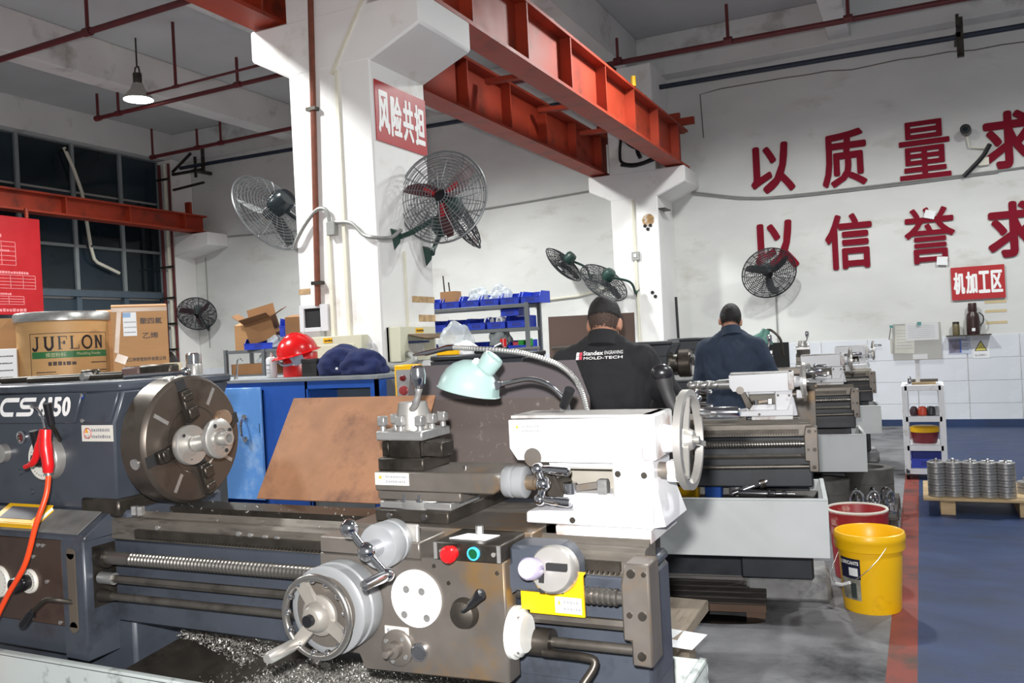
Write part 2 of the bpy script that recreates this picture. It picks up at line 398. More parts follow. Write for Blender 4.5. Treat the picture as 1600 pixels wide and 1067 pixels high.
# column fittings that belong to it
m = MB(); m.tube([(-3.742, 4.868, 5.3), (-3.75, 4.868, 3.88), (-3.821, 4.868, 1.74)], .021, 8); m.build('riser_pipe', RUSTP, c1)
for z in (3.12, 1.9): B(-3.82-(z < 2)*.03, -3.74-(z < 2)*.03, 4.84, 4.89, z-.012, z+.012).build('pipe_clip', STEELD, c1)
m = MB(); m.box(-3.585, -3.56, 4.872, 4.889, 1.4, 3.36); m.obox((-3.45, 4.88, 3.6), (.62, .016, .025), Matrix.Rotation(-math.radians(58), 3, 'Y')); m.build('cable_trunking', CONDUITW, c1)
m = MB(); m.box(-3.72, -3.695, 4.872, 4.889, 1.5, 2.26); m.build('cable_trunking', CONDUITW, c1)
m = MB(); m.box(-3.299, -3.285, 5.19, 5.205, 1.5, 2.1); m.build('cable_trunking', CONDUITW, c1)
m = MB().box(-3.3, -3.298, 5.28, 5.595, 1.74, 1.785).box(-3.3, -3.298, 5.36, 5.595, 1.6, 1.65).box(-4.0, -3.9, 4.887, 4.89, 1.83, 1.87); m.build('tape_remnant', M('old_tape', '#b99a72', .8, var=.3, sc=20), c1)
B(-3.298, -3.2, 11.985, 12.3, 3.2, 3.215).build('cable_bracket', STEELD, c2)
m = MB().tube([(-3.66, 11.955, 3.38), (-3.66, 11.955, 1.2)], .022, 6); m.build('riser_pipe', CONDUITW, c2)
disc(MB(), (-3.45, 11.968, 3.06), (0, -1, 0), .09).build('rust_stain', M('stain_rust', '#9b7a52', .9, var=.3, sc=25, dirt='#e4e1dc', dsc=12, damt=.5), c2)
for x, z in ((-3.5, 2.98), (-3.46, 2.93), (-3.42, 2.98), (-3.44, 2.02), (-3.4, 1.96)): MB().cyl((x, 11.972, z), (x, 11.955, z), .025, n=8).build('anchor_hole', DARKIN, c2)
# corner column with corbel for the wall runway
c3 = struct(B(XL, -13.02, 12.28, YW, 0, 5.3), 'column', COLP, bev=.01)
MB().ext([(-13.02, 3.4), (-12.14, 3.56), (-12.14, 3.80), (-13.02, 3.80)], 'y', 12.26, YW).build('corbel', COLP, c3, bev=.01)

# crane runways: I-beams with stiffeners
def runway(x, y0, y1, z0, z1, label, rail=True, step=1.02, side=1, fl=.13):
    t = T('crane_beam', label, 'crane beam', (x, (y0+y1)/2, z0), W=True, group=None)
    B(x-fl, x+fl, y0, y1, z0, z0+.03).build('flange', CRANE, t)
    B(x-fl, x+fl, y0, y1, z1-.03, z1).build('flange', CRANE, t)
    B(x-.012, x+.012, y0, y1, z0+.03, z1-.03).build('web', CRANE, t)
    st = None; y = y1-.55
    while y > y0+.1:
        for sgn in (1, -1):
            if st is None:
                st = B(x+.013, x+fl-.005, y-.012, y+.012, z0+.03, z1-.03).build('stiffener', CRANE, t); yb = y; o = st
            elif sgn == 1: o = st.copy(); COL.objects.link(o); o.location = (0, y-yb, 0)
            else: o = st.copy(); COL.objects.link(o); o.location = (-fl-.008, y-yb, 0)
        y -= step
    if rail:
        B(x-.05, x+.05, y0, y1+.2, z1, z1+.05).build('rail', RAIL, t, bev=.01)
        k = 0; y = y1-.5
        while y > y0:
            B(x+.05, x+.1, y-.03, y+.03, z1, z1+.035).build('rail_clip', STEELD, t); y -= 1.5
    return t
ra = runway(-3.05, .3, 12.42, 3.80, 4.36, 'orange crane runway beam with rusty rail, on the right-hand corbels of both columns')
B(-3.2, -3.02, 12.36, 12.42, 4.36, 4.62).box(-3.02, -2.8, 12.3, 12.36, 4.42, 4.52).build('end_stop', CRANE, ra)
MB().cyl((-2.95, 9.9, 4.38), (-2.95, 9.9, 4.5), .03, n=8).build('limit_switch', YELL, ra)
rb = runway(-4.19, .3, 12.42, 3.80, 4.36, 'orange crane runway beam on the other corbel side, without visible rail', rail=False)
B(-4.3, -4.14, 12.38, 12.44, 4.36, 4.62).build('end_stop', CRANE, rb)
rc = runway(-12.55, 1.0, 12.56, 3.83, 4.16, 'orange crane beam running along the dark window wall', rail=False, step=1.25)
B(-12.62, -12.5, 12.2, 12.26, 4.16, 4.4).build('end_stop', CRANE, rc)
for y in (11.0, 8.2, 6.5, 9.6):
    solo(MB().bar((-4.06, y, 4.2), (-3.18, y+.1, 4.2), .09, .05), 'tie_strut', CRANE, {11.0: 'orange tie strut nearest the back wall, between the two crane beams', 9.6: 'second orange tie strut from the back wall between the crane beams', 8.2: 'third orange tie strut from the back wall between the crane beams', 6.5: 'orange tie strut just behind the near column, between the crane beams'}[y], 'strut', (-3.6, y, 4.2), 'struts between the crane beams')

# ceiling pipes
def pipe_run(name, mat, r, pts, drops, label, cat='pipe', dr=.02):
    m = MB()
    for a, b in zip(pts, pts[1:]): m.cyl(a, b, r, n=10)
    c = [sum(p[i] for p in pts)/len(pts) for i in range(3)]
    t = T(name, label, cat, c, W=True); m.build('main_pipe', mat, t)
    for x, y, z0, z1 in drops:
        d = MB().cyl((x, y, z0), (x, y, z1), dr, n=8)
        d.cyl((x-.05, y, z0), (x+.05, y, z0), r*1.35, n=10); d.build('branch', mat, t)
    return t
pipe_run('sprinkler_pipe', REDPIPE, .035, [(-6.5, 10.75, 5.0), (1.6, 10.95, 5.0)], [(-3.4, 10.76, 5.0, 5.3), (-1.985, 10.8, 5.0, 5.45), (-.6, 10.85, 5.0, 5.85), (-4.6, 10.76, 5.0, 5.5)], 'dark red sprinkler pipe with upright branches before the back wall')
pipe_run('sprinkler_pipe', REDPIPE, .035, [(-13.2, 6.6, 5.0), (-5.0, 6.4, 5.0)], [(-7.98, 6.47, 5.0, 5.85)], 'dark red pipe crossing highest in the ceiling corner above the lamp')
pipe_run('sprinkler_pipe', REDPIPE, .03, [(-10.76, 8.81, 5.0), (-5.5, 8.72, 5.0)], [(-10.74, 8.81, 5.0, 5.36), (-10.3, 8.8, 5.0, 5.3), (-8.0, 8.75, 5.0, 5.36)], 'dark red sprinkler pipe with three uprights passing just behind the bay lamp')
pipe_run('conduit_pipe', REDPIPE, .017, [(-9.25, 8.38, 5.0), (-6.0, 8.28, 5.0)], [(-8.7, 8.36, 5.0, 5.85), (-6.6, 8.3, 5.0, 5.85)], 'thin dark conduit from the bay lamp to the column')
pipe_run('sprinkler_pipe', REDPIPE, .03, [(-12.1, 11.02, 5.0), (-6.2, 10.82, 5.0)], [(-12.1, 11.02, 5.0, 5.5), (-11.0, 10.98, 5.0, 5.32), (-10.45, 10.96, 5.0, 5.45)], 'dark red sprinkler pipe over the left back corner, nearest the window')
bp = pipe_run('service_pipe', BLUEPIPE, .035, [(-12.9, 12.4, 5.13), (1.9, 12.4, 5.0)], [], 'dark blue service pipe along the top of the back wall')
for x in (-12.5, -8.4, -3.5, .6): B(x-.03, x+.03, 12.36, YW, 5.0-.0, 5.06).box(x-.02, x+.02, 12.38, 12.42, 4.9, 5.3).build('bracket', STEELD, bp)
B(.58, .66, 12.36, 12.42, 4.75, 5.25).build('hanger', STEELD, bp)
# riser pipes in the left corner
t = T('riser_pipes', 'bundle of rusty vertical riser pipes with clamps in the window corner', 'pipes', (-13.2, 12.2, 0), W=True)
for x, y, r, mt in ((-13.25, 12.2, .03, REDPIPE), (-13.12, 12.22, .035, CONDUITW), (-13.0, 12.2, .025, REDPIPE)):
    MB().tube([(x, y, 1.0), (x, y, 5.2)], r, 8).build('riser', mt, t)
for z in (1.6, 2.1, 2.6, 3.2, 4.9): B(-13.3, -12.96, 12.16, 12.19, z-.02, z+.02).build('clamp', STEELD, t)
t = T('pipe_bracket', 'dark steel pipe bracket high in the window corner', 'bracket', (-12.6, 12.3, 5.0), W=True)
m = MB(); m.bar((-13.0, 12.3, 5.0), (-12.2, 12.3, 5.0), .05); m.bar((-13.0, 12.3, 5.05), (-12.5, 12.3, 5.35), .04); m.bar((-12.2, 12.3, 4.95), (-12.2, 12.3, 5.4), .05); m.bar((-13.0, 12.3, 4.7), (-12.2, 12.3, 4.75), .04); m.build('bracket_frame', STEELD, t)
t = T('drain_pipe', 'white bent plastic pipe hanging in front of the dark window', 'pipe', (-13.3, 10.6, 3.05), W=True)
MB().tube([(-13.32, 10.2, 5.2), (-13.3, 10.36, 4.83), (-13.3, 10.5, 4.45), (-13.3, 10.62, 3.5), (-13.3, 10.68, 3.28), (-13.3, 10.74, 3.22), (-13.3, 11.2, 3.05)], .03, 8).build('pipe', CONDUITW, t)
for y, z in ((10.22, 5.15), (10.62, 3.5)): B(-13.42, -13.27, y-.015, y+.015, z-.02, z+.02).build('pipe_clip', STEELD, t)
# wall cables and crane cables
solo(MB().tube([(-13.0, YW-.02, 3.78), (-10, YW-.02, 3.68), (-7.2, YW-.02, 3.64), (-4.0, YW-.02, 3.75)], .014, 6, smooth=4), 'wall_cable', CONDG, 'grey cable run along the back wall behind the column', 'cable', (-8, YW-.02, 3.7))
solo(MB().tube([(-3.0, YW-.02, 3.52), (-2.2, YW-.02, 3.34), (-1.6, YW-.02, 3.3), (-.6, YW-.02, 3.3), (1, YW-.02, 3.31), (3, YW-.02, 3.35)], .014, 6, smooth=4).tube([(-3.0, YW-.03, 3.49), (-2.0, YW-.03, 3.3), (-.5, YW-.02, 3.27), (1, YW-.02, 3.29)], .01, 6, smooth=4), 'wall_cable', CONDG, 'grey cables strung below the upper row of red characters', 'cable', (0, YW-.02, 3.3))
solo(MB().tube([(-4.0, 9.2, 5.3), (-3.7, 9.6, 4.98), (-3.45, 10.6, 4.85), (-3.5, 11.6, 4.75), (-3.55, 11.93, 4.6), (-3.55, 11.93, 4.1), (-3.5, 11.9, 3.95)], .03, 8, smooth=6).tube([(-4.0, 9.25, 5.3), (-3.68, 9.75, 5.0), (-3.42, 10.7, 4.88)], .02, 6, smooth=5), 'crane_cable', CABLE, 'black power cable drooping from the ceiling to the far column', 'cable', (-3.6, 10.5, 4.5))
solo(MB().tube([(-3.75, 11.9, 4.4), (-3.8, 11.9, 4.05), (-3.75, 11.88, 3.9), (-3.5, 11.86, 3.86), (-3.25, 11.88, 3.95), (-3.4, 11.9, 4.02), (-3.65, 11.9, 4.15), (-3.78, 11.9, 4.35)], .022, 7, smooth=6).tube([(-3.78, 11.85, 3.87), (-3.55, 11.85, 3.83), (-3.2, 11.85, 3.9)], .02, 7, smooth=5), 'crane_cable', CABLE, 'black cable loops lying on the far column corbel', 'cable', (-3.6, 11.88, 3.8))
# bay lamp
t = T('bay_lamp', 'lit high-bay lamp with shallow aluminium shade under the ceiling', 'lamp', (-9.55, 8.5, 5.0), W=True)
MB().rev([(.07, .22), (.1, .14), (.19, .03), (.2, 0), (.19, 0), (.09, .12)], (-9.55, 8.5, 5.0), (0, 0, 1), 28, caps=False).build('lamp_shade', ALU, t)
disc(MB(), (-9.55, 8.5, 4.999), (0, 0, -1), .193).build('diffuser', M('lamp_glow', '#ffffff', .5, var=0, emit=('#f6fff2', 20.)), t)
MB().cyl((-9.55, 8.5, 5.22), (-9.55, 8.5, 5.36), .06, n=14).build('driver', STEELD, t)
MB().tube([(-9.6, 8.5, 5.36), (-9.58, 8.5, 5.45), (-9.52, 8.5, 5.45), (-9.5, 8.5, 5.36)], .012, 6).cyl((-9.55, 8.5, 5.45), (-9.55, 8.5, 5.85), .012, n=6).build('hanger', STEELD, t)

# ------------------------------------------------------------------ wall writing
ROW1 = (('以', -2.124, 3.36, .614, .716, 'first upper-row character, at the start of the slogan'), ('质', -1.146, 3.332, .585, .79, 'second upper-row character'), ('量', -.157, 3.314, .62, .78, 'third upper-row character, before the camera'), ('求', .837, 3.322, .6, .745, 'fourth upper-row character, after the camera'))
ROW2 = (('以', -2.116, 2.26, .605, .70, 'first lower-row character, half behind the wall fan'), ('信', -1.151, 2.188, .61, .77, 'second lower-row character'), ('誉', -.14, 2.18, .611, .753, 'third lower-row character, with white tape scraps'), ('求', .844, 2.18, .6, .72, 'fourth lower-row character, above the area sign'))
for R, g in ((ROW1, 'upper slogan characters'), (ROW2, 'lower slogan characters')):
    for ch, x, z, wd, ht, lb in R:
        m = text(MB(), ch, (x, YW-.001, z), (1, 0, 0), (0, 0, 1), wd, ht, bold={'量': .012, '誉': .014, '质': .022, '信': .022}.get(ch, .03), depth=.025)
        solo(m, 'wall_character', LETRED, 'dark red cut-out '+lb+' on the wall', 'sign letter', (x+wd/2, YW-.02, z), g, smooth=0)
for x, z, r in ((.18, 2.83, .3), (.3, 2.2, .1)):
    solo(MB().obox((x, YW-.045, z), (.13, .004, .11), Matrix.Rotation(r, 3, 'Y')), 'tape_scrap', PAPER, 'white tape scrap on the '+('upper' if z > 2.5 else 'lower')+' edge of the third lower character', 'tape', (x, YW-.04, z))
def sign(name, o, u, wd, ht, s, label, tw, th, tx, ty, skew=0):
    o, u = Vector(o), Vector(u).normalized(); v = Vector((0, 0, 1)); n = u.cross(v)
    t = T(name, label, 'sign', o, W=True)
    MB().sheet(o, o+u*wd, o+u*wd+v*ht, o+v*ht, .006).build('sign_plate', SIGNRED, t)
    cw = tw/len(s)
    for i, ch in enumerate(s): text(MB(), ch, o+n*.006+u*(tx+i*cw+cw*.04)+v*ty, u, v, cw*.92, th, bold=.028).build('character', WHITEP, t, smooth=0)
    return t
sign('column_sign', (-3.298, 4.925, 2.845), (0, 1, 0), .665, .42, '风险共担', 'red sign with four white characters on the near column', .63, .30, .02, .06)
sign('area_sign', (.393, YW-.03, 1.665), (1, 0, 0), .62, .432, '机加工区', 'red area sign with four white characters on the back wall', .58, .29, .02, .075)
t = T('wall_camera', 'small black security camera between the upper slogan characters', 'camera', (.66, YW-.1, 3.8), W=True)
MB().cyl((.64, YW-.2, 3.87), (.66, YW-.02, 3.87), .065, n=14).build('camera_body', BLACKM, t); MB().cyl((.64, YW-.203, 3.87), (.64, YW-.2, 3.87), .03, n=10).build('lens', GLASSD, t)
MB().tube([(.66, YW-.05, 3.8), (.68, YW-.05, 3.66), (.85, YW-.04, 3.62), (.9, YW-.03, 3.68)], .012, 6).build('wire', CONDUITW, t)
MB().tube([(.92, YW-.05, 3.66), (.82, YW-.06, 3.5), (.6, YW-.05, 3.28)], .03, 7, smooth=5).build('sleeve', CABLE, t)
B(.78, .9, YW-.05, YW, 3.4, 3.5).build('junction_box', CONDUITW, t)
# posters, ledge, flask, cup on the right of the back wall
t = T('poster', 'colour printed notice with a landscape photo taped to the tiles', 'poster', (.32, YW-.016, .96), W=True)
B(.32, .585, YW-.0185, YW-.0165, .955, 1.172).build('poster_sheet', M('poster_blue', '#b7bfd0', .4), t)
B(.33, .46, YW-.0195, YW-.0185, .97, 1.15).build('photo_print', M('poster_photo', '#6f6a80', .4, var=.5, sc=18), t)
B(.455, .475, YW-.0196, YW-.0186, .97, 1.15).build('blue_band', M('poster_band', '#3c58a8', .4), t)
bars(MB(), (.48, YW-.0187, 1.0), (1, 0, 0), (0, 0, 1), [(.0, .13, .06, .02), (0, .08, .08, .012), (0, .05, .07, .012), (0, .0, .06, .02)], 3).build('lettering', GREYP, t, smooth=0)
t = T('warning_poster', 'white poster with a yellow warning triangle taped to the tiles', 'poster', (.6, YW-.016, .9), W=True)
B(.605, .8, YW-.0185, YW-.0165, .89, 1.17).build('poster_sheet', PAPER, t)
m = MB().ext([(.625, .985), (.775, .985), (.70, 1.125)], 'y', YW-.0195, YW-.0187); m.build('triangle_border', BLACKP, t, smooth=0)
m = MB().ext([(.64, .993), (.76, .993), (.70, 1.106)], 'y', YW-.0202, YW-.0196); m.build('triangle', M('sign_yellow', '#e2d46a', .5), t, smooth=0)
m = MB(); m.bar((.675, YW-.0205, 1.01), (.70, YW-.0205, 1.05), .012, .001); m.bar((.70, YW-.0205, 1.05), (.73, YW-.0205, 1.01), .012, .001); m.bar((.69, YW-.0205, 1.03), (.735, YW-.0205, 1.025), .01, .001); m.build('pictogram', BLACKP, t, smooth=0)
text(MB(), '当心机械伤人', (.63, YW-.0187, .915), (1, 0, 0), (0, 0, 1), .14, .03).build('lettering', BLACKP, t, smooth=0)
solo(B(.3, .82, YW-.2, YW, 1.19, 1.205), 'wall_ledge', STEELD, 'narrow dark ledge on the tile edge carrying the flask', 'shelf', (.55, YW-.1, 1.19))
t = T('vacuum_flask', 'tall dark brown vacuum flask with handle on the ledge', 'flask', (.62, YW-.1, 1.207), W=True)
MB().rev([(.075, 0), (.078, .02), (.078, .2), (.07, .26), (.05, .29), (.048, .3)], (.62, YW-.1, 1.207), (0, 0, 1), 20).build('flask_body', BROWNV, t)
MB().rev([(.052, .3), (.055, .31), (.05, .40), (.045, .41)], (.62, YW-.1, 1.207), (0, 0, 1), 18).build('cup_lid', BROWNV, t)
MB().tube([(.69, YW-.1, 1.49), (.74, YW-.1, 1.44), (.735, YW-.1, 1.36), (.7, YW-.1, 1.32)], .008, 6, smooth=4).build('handle', BLACKM, t)
B(.6, .64, YW-.182, YW-.174, 1.25, 1.29).build('mark', PAPER, t)
t = T('tea_cup', 'olive brown lidded tea cup beside the flask on the ledge', 'cup', (.42, YW-.1, 1.207), W=True)
MB().rev([(.038, 0), (.042, .01), (.042, .14), (.038, .145)], (.42, YW-.1, 1.207), (0, 0, 1), 16).build('cup_body', OLIVE, t); MB().rev([(.041, .146), (.041, .17), (.03, .176)], (.42, YW-.1, 1.207), (0, 0, 1), 16).build('lid', STEELD, t)
for i, z in enumerate((1.60, 1.48, 1.33)):
    solo(B(.77, 1.02, YW-.004, YW-.002, z, z+.035), 'tape_strip', M('tape_tan', '#c9b68c', .6, var=.1), ['upper', 'middle', 'lower'][i]+' strip of tan tape on the wall beside the flask', 'tape', (.8, YW, z), 'tan tape strips by the flask')

# ------------------------------------------------------------------ lathes (local x: along the bed, 0 at its right end; y: 0 on the spindle axis; z from the floor)
ZA = 1.18
def screw_head(m, p, ax, r=.008, h=.006): m.cyl(p, Vector(p)+Vector(ax)*h, r, n=10)
def warn_plate(t, parent, o, u, v, wd, ht, seed=1, red=False):
    o, u, v = Vector(o), Vector(u), Vector(v); n = u.cross(v)
    p = MB().sheet(o, o+u*wd, o+u*wd+v*ht, o+v*ht, .0015).build('warning_plate', LABELW, parent)
    q = o+n*.0016
    tri = MB().add([q+u*wd*.1+v*ht*.52, q+u*wd*.22+v*ht*.52, q+u*wd*.16+v*ht*.86], [(0, 1, 2)]); tri.build('warning_triangle', M('sign_amber', '#d99a2b', .5), p, smooth=0)
    m = MB(); text(m, '警告', q+u*wd*.07+v*ht*.14, u, v, wd*.2, ht*.26, eps=.0004)
    bars(m, q, u, v, [(wd*.32, ht*.6, wd*.6, ht*.2), (wd*.32, ht*.2, wd*.58, ht*.2)], seed, eps=.0004); m.build('lettering', GREYP, p, smooth=0)
    return p
def make_lathe(ox, oy, label, d=0, ts=0., tray_r=.05, tray_mat=TRAYW, tz=.628, rz=0., hshift=0., cshift=0., hx=-2.42):
    t = T('metal_lathe', label, 'lathe', (ox, oy, 0), rz, group='row of engine lathes')
    BG = BLUEG if d == 1 else M('paint_darkgrey', '#32353b', .4, var=.1, sc=9, dirt='#24262a', dsc=5, damt=.3)
    # --- chip tray
    tx0, tx1, ty0, ty1 = hx-.08, tray_r, -.27, .30
    tr = MB(); tr.box(tx0, tx1, ty0, ty0+.012, .36, tz); tr.box(tx0, tx1, ty1-.012, ty1, .36, tz); tr.box(tx1-.012, tx1, ty0+.012, ty1-.012, .36, tz)
    tr.box(tx0, tx1, ty0, ty0+.022, tz-.008, tz+.004); tr.box(tx1-.022, tx1, ty0+.022, ty1, tz-.008, tz+.004)
    tray = tr.build('chip_tray', tray_mat, t, bev=.003)
    B(tx0+.01, tx1-.012, ty0+.012, ty1-.012, .36, .375).build('tray_floor', RUST, tray)
    # --- pedestals
    if d == 1:
        B(-2.4, -1.6, -.122, .25, 0, .985).build('pedestal', BG, t, bev=.01)
        B(-.42, -.048, -.128, .05, 0, .7).build('pedestal', BG, t, bev=.01)
        B(-.5, -.045, -.2, .24, 0, .09).build('plinth', BG, t, bev=.01)
    else:
        B(hx+.03, -1.56, -.12, .34, .127, .985).build('pedestal', BG, t, bev=.01)
        B(-.42, -.06, .2, .34, .127, .7).build('pedestal', BG, t, bev=.01)
        B(-.40, .02, .24, .62, 0, .126).build('concrete_base', CONC, t, bev=.02); B(hx+.03, -1.5, -.12, .5, 0, .126).build('concrete_base', CONC, t, bev=.02); B(-1.56, -.42, .34, .38, .1, .7).build('dark_backing', BG, t)  # dark sheet added at the rear for the darkness under the tray
    # --- bed
    m = MB().box(-1.66, -.045, -.13, .04, .66, .905).box(-1.66, -.045, -.06, .04, .905, .93).box(-1.66, -.09, .03, .13, .72, .905); bed = m.build('bed', BG, t, bev=.008)
    m = MB().ext([(-.135, .905), (-.135, .958), (-.128, .965), (-.105, .965), (-.09, .98), (-.075, .965), (-.055, .965), (-.055, .905)], 'x', -1.66, -.047)
    m.build('front_way', M('steel_way', '#736d65', .4, .5, var=.2, sc=9, dirt='#453f39', dsc=6, damt=.35, stretch=(1, 5, 5)), bed)
    m = MB().ext([(.03, .905), (.03, .968), (.13, .968), (.13, .905)], 'x', -1.66, -.09); m.build('rear_way', STEELD, bed)
    B(-1.64, -.05, -.1, -.055, .9655, .9665).build('polished_strip', STEELG, bed)
    r = MB().box(-1.55, -.1, -.148, -.131, .918, .938)
    k = -1.55
    while k < -.1: r.box(k, k+.006, -.147, -.131, .911, .918); k += .012
    r.build('gear_rack', STEELD, bed, kind='stuff')
    if d == 1:
        for i, x in enumerate((-1.47, -1.17, -1.13, -1.08, -1.04)): screw_head(m := MB(), (x, -.135, .945-.002*i), (0, -1, 0), .007, .004); m.build('screw', STEELG, bed)
    # --- lead screw, feed rod, control rod
    pr = []; x = 0.
    pr += [(.0185, 0), (.0185, .12)]; x = .12
    while x < 1.55: pr += [(.0145, x), (.0185, x+.003), (.0185, x+.0085), (.0145, x+.0115)]; x += .0125
    pr += [(.0145, 1.565), (.015, 1.58)]
    MB().rev(pr, (-1.65, -.18, .862), (1, 0, .008), 16).build('lead_screw', M('screw_steel', '#84807b', .3, .85, var=.1), t, smooth=30)
    MB().cyl((-1.655, -.18, .862), (-1.62, -.18, .862), .028).build('screw_collar', STEELD, t)
    MB().cyl((-1.65, -.18, .803), (-.06, -.18, .818), .0115, n=6).build('feed_rod', M('rod_steel', '#69645e', .38, .7, var=.2, sc=14, dirt='#4a443e', dsc=8, damt=.4), t); MB().cyl((-1.655, -.18, .803), (-1.6, -.18, .803), .017).build('rod_sleeve', STEELG, t)
    MB().cyl((-1.655, -.18, .752), (-.05, -.18, .768), .011, n=12).build('control_rod', M('rod_steel', '#69645e', .38, .7, var=.2, sc=14, dirt='#4a443e', dsc=8, damt=.4), t); MB().cyl((-1.655, -.18, .752), (-1.61, -.18, .752), .02, .013).build('rod_sleeve', STEELD, t)
    m = MB().ext([(-.079, .91), (-.079, .795), (-.062, .795), (-.062, .745), (-.018, .745), (-.018, .955), (-.07, .955)], 'y', -.21, -.135)
    br = m.build('rod_bracket', STEELB, t, bev=.004)
    for x, z, rr in ((-.055, .935, .009), (-.028, .935, .005), (-.062, .85, .006), (-.035, .85, .009), (-.04, .768, .009)): MB().cyl((x, -.214, z), (x, -.208, z), rr, n=12).build('screw', STEELD, br)
    # --- headstock
    hs = MB().ext([(hx, .985), (-1.637, .985), (-1.632, 1.24), (-1.585, 1.335), (hx, 1.335)], 'y', -.13, .29).build('headstock', BG, t, bev=.006)
    B(hx, -1.583, -.145, .3, 1.336, 1.362).build('top_cover', BG, hs, bev=.006)
    MB().ext([(hx, 1.243), (-1.787, 1.243), (-1.748, 1.333), (hx, 1.333)], 'y', -.142, -.13).build('name_panel', BG, hs, bev=.003)
    MB().ext([(-1.772, 1.243), (-1.64, 1.243), (-1.598, 1.333), (-1.735, 1.333)], 'y', -.138, -.13).build('corner_panel', BG, hs, bev=.003)
    B(-1.78, -1.62, -.14, .14, .968, 1.02).build('headstock_foot', STEELD, hs, bev=.006)
    for x in (-1.60, -1.575):
        MB().cyl((x, -.1, .97), (x, -.1, .995), .012, n=6).build('foot_bolt', STEELG, hs)
    MB().rev([(.09, 0), (.09, .03), (.075, .05), (.075, .09)], (-1.64, 0, ZA), (1, 0, 0), 28).build('spindle_nose', STEELD, hs)
    # --- chuck
    def chuck(Rk, x0, x1, jaws, rot):
        c = MB().rev([(Rk-.01, x0), (Rk, x0+.008), (Rk, x1-.012), (Rk-.004, x1-.006), (Rk-.01, x1), (Rk*.52, x1), (Rk*.5, x1-.003), (Rk*.18, x1-.003), (Rk*.17, x1-.03), (.0, x1-.03)], (0, 0, ZA), (1, 0, 0), 56).build('chuck', CHALK, t, smooth=30)
        for k in range(jaws):
            a = rot+k*2*PI/jaws; dv = Vector((0, math.cos(a), math.sin(a))); nv = Vector((0, -math.sin(a), math.cos(a)))
            R = Matrix(((1, 0, 0), dv, nv)).transposed(); cc = Vector((x1, 0, ZA))
            MB().obox(cc+dv*Rk*.62, (.002, Rk*.72, .034 if jaws == 4 else .02), R).build('jaw_slot', DARKIN, c)
            if jaws == 4:
                j = MB(); s0 = .055 if k != 1 else .075
                j.obox(cc+dv*(s0+.05)+Vector((.007, 0, 0)), (.02, .095, .036), R); j.obox(cc+dv*(s0+.028)+Vector((.02, 0, 0)), (.016, .034, .036), R); j.obox(cc+dv*(s0+.075)+Vector((.017, 0, 0)), (.01, .022, .036), R)
                j.build('chuck_jaw', STEELD, c, bev=.003)
                MB().cyl(cc+dv*(Rk+.004)-Vector((.04, 0, 0)), cc+dv*(Rk-.01)-Vector((.04, 0, 0)), .016, n=14).build('jaw_screw', STEELG, c)
                a2 = a+PI/4; d2 = Vector((0, math.cos(a2), math.sin(a2))); n2 = Vector((0, -math.sin(a2), math.cos(a2))); R2 = Matrix(((1, 0, 0), d2, n2)).transposed()
                MB().obox(cc+d2*Rk*.74, (.002, Rk*.3, .011), R2).build('face_slot', STEELG, c)
            else:
                MB().obox(cc+dv*Rk*.55+Vector((.015, 0, 0)), (.03, Rk*.7, .03), R).build('chuck_jaw', STEELG, c, bev=.003)
        return c
    if d == 1: chuck(.188, -1.548, -1.452, 4, math.radians(195))
    else: chuck(.11, -1.56, -1.46, 3, .4)
    # --- feed gearbox
    gb = B(hx, -1.76, -.205, -.1, .575, .91).build('feed_gearbox', BG, t, bev=.006)
    B(hx, -1.762, -.222, -.205, .665, .912).build('gearbox_plate', M('plate_brown', '#4d3d35', .35, .35, var=.2, sc=5, dirt='#392d28', dsc=5, damt=.4) if d == 1 else BG, gb, bev=.003)
    m = MB().box(-1.76, -1.663, -.228, -.115, .575, .93); m.build('gearbox_post', BG, gb, bev=.005)
    m = MB(); m.ext([(-.232, .916), (-.225, .93), (-.13, .985), (-.12, .985), (-.12, .916)], 'x', hx, -1.655); m.build('gearbox_top', BG, gb, bev=.003)
    m = MB(); m.sheet((hx, -.2236, .9325), (-1.69, -.2236, .9325), (-1.69, -.14, .981), (hx, -.14, .981), .003); m.build('rubber_mat', M('mat_grey', '#6b6a68', .7, var=.2, sc=20), gb)
    m = MB(); m.rev([(.016, 0), (.016, .004)], (-1.712, -.2285, .88), (0, -1, 0), 16); m.rev([(.016, 0), (.016, .004)], (-1.712, -.2285, .67), (0, -1, 0), 16); m.box(-1.728, -1.696, -.2325, -.2285, .67, .88); m.build('post_slot', M('slot_brown', '#554c42', .6), gb)
    B(-1.6635, -1.6625, -.2, -.12, .72, .895).build('rod_recess', STEELD, gb)
    # --- carriage: saddle, apron, slides
    sd = MB().ext([(-.80, .947), (-.525, .947), (-.525, .985), (-.80, .985)], 'y', -.262, .2)
    sd.ext([(-.80, .965), (-.30, .965), (-.30, .992), (-.80, .992)], 'y', -.15, .18); sad = sd.build('saddle', STEELB, t, bev=.003)
    MB().ext([(-.805, .947), (-.805, .72), (-.705, .715), (-.69, .682), (-.36, .694), (-.318, .694), (-.318, .955), (-.525, .955), (-.525, .947)], 'y', -.26, -.205).build('apron', STEELB, t, bev=.004)
    apr = bpy.data.objects[[o.name for o in t.children if o.name.startswith('apron')][-1]]
    MB().box(-.80, -.33, -.205, -.142, .74, .945).build('apron_case', BG, apr)
    # hand wheel and graduated drum (axis -y)
    hc = Vector((-.728, 0, .838))
    MB().rev([(.098, .262), (.1, .268), (.1, .30), (.096, .303), (.096, .318), (.1, .322), (.1, .335), (.094, .34), (.078, .34)], hc, (0, -1, 0), 44).build('graduated_drum', DIALG, apr)
    MB().rev([(.079, .3415), (.079, .344), (.058, .346), (.0, .346)], hc, (0, -1, 0), 36).build('drum_face', STEELB, apr)
    hw = MB(); wc = hc+Vector((0, -.375, -.002))
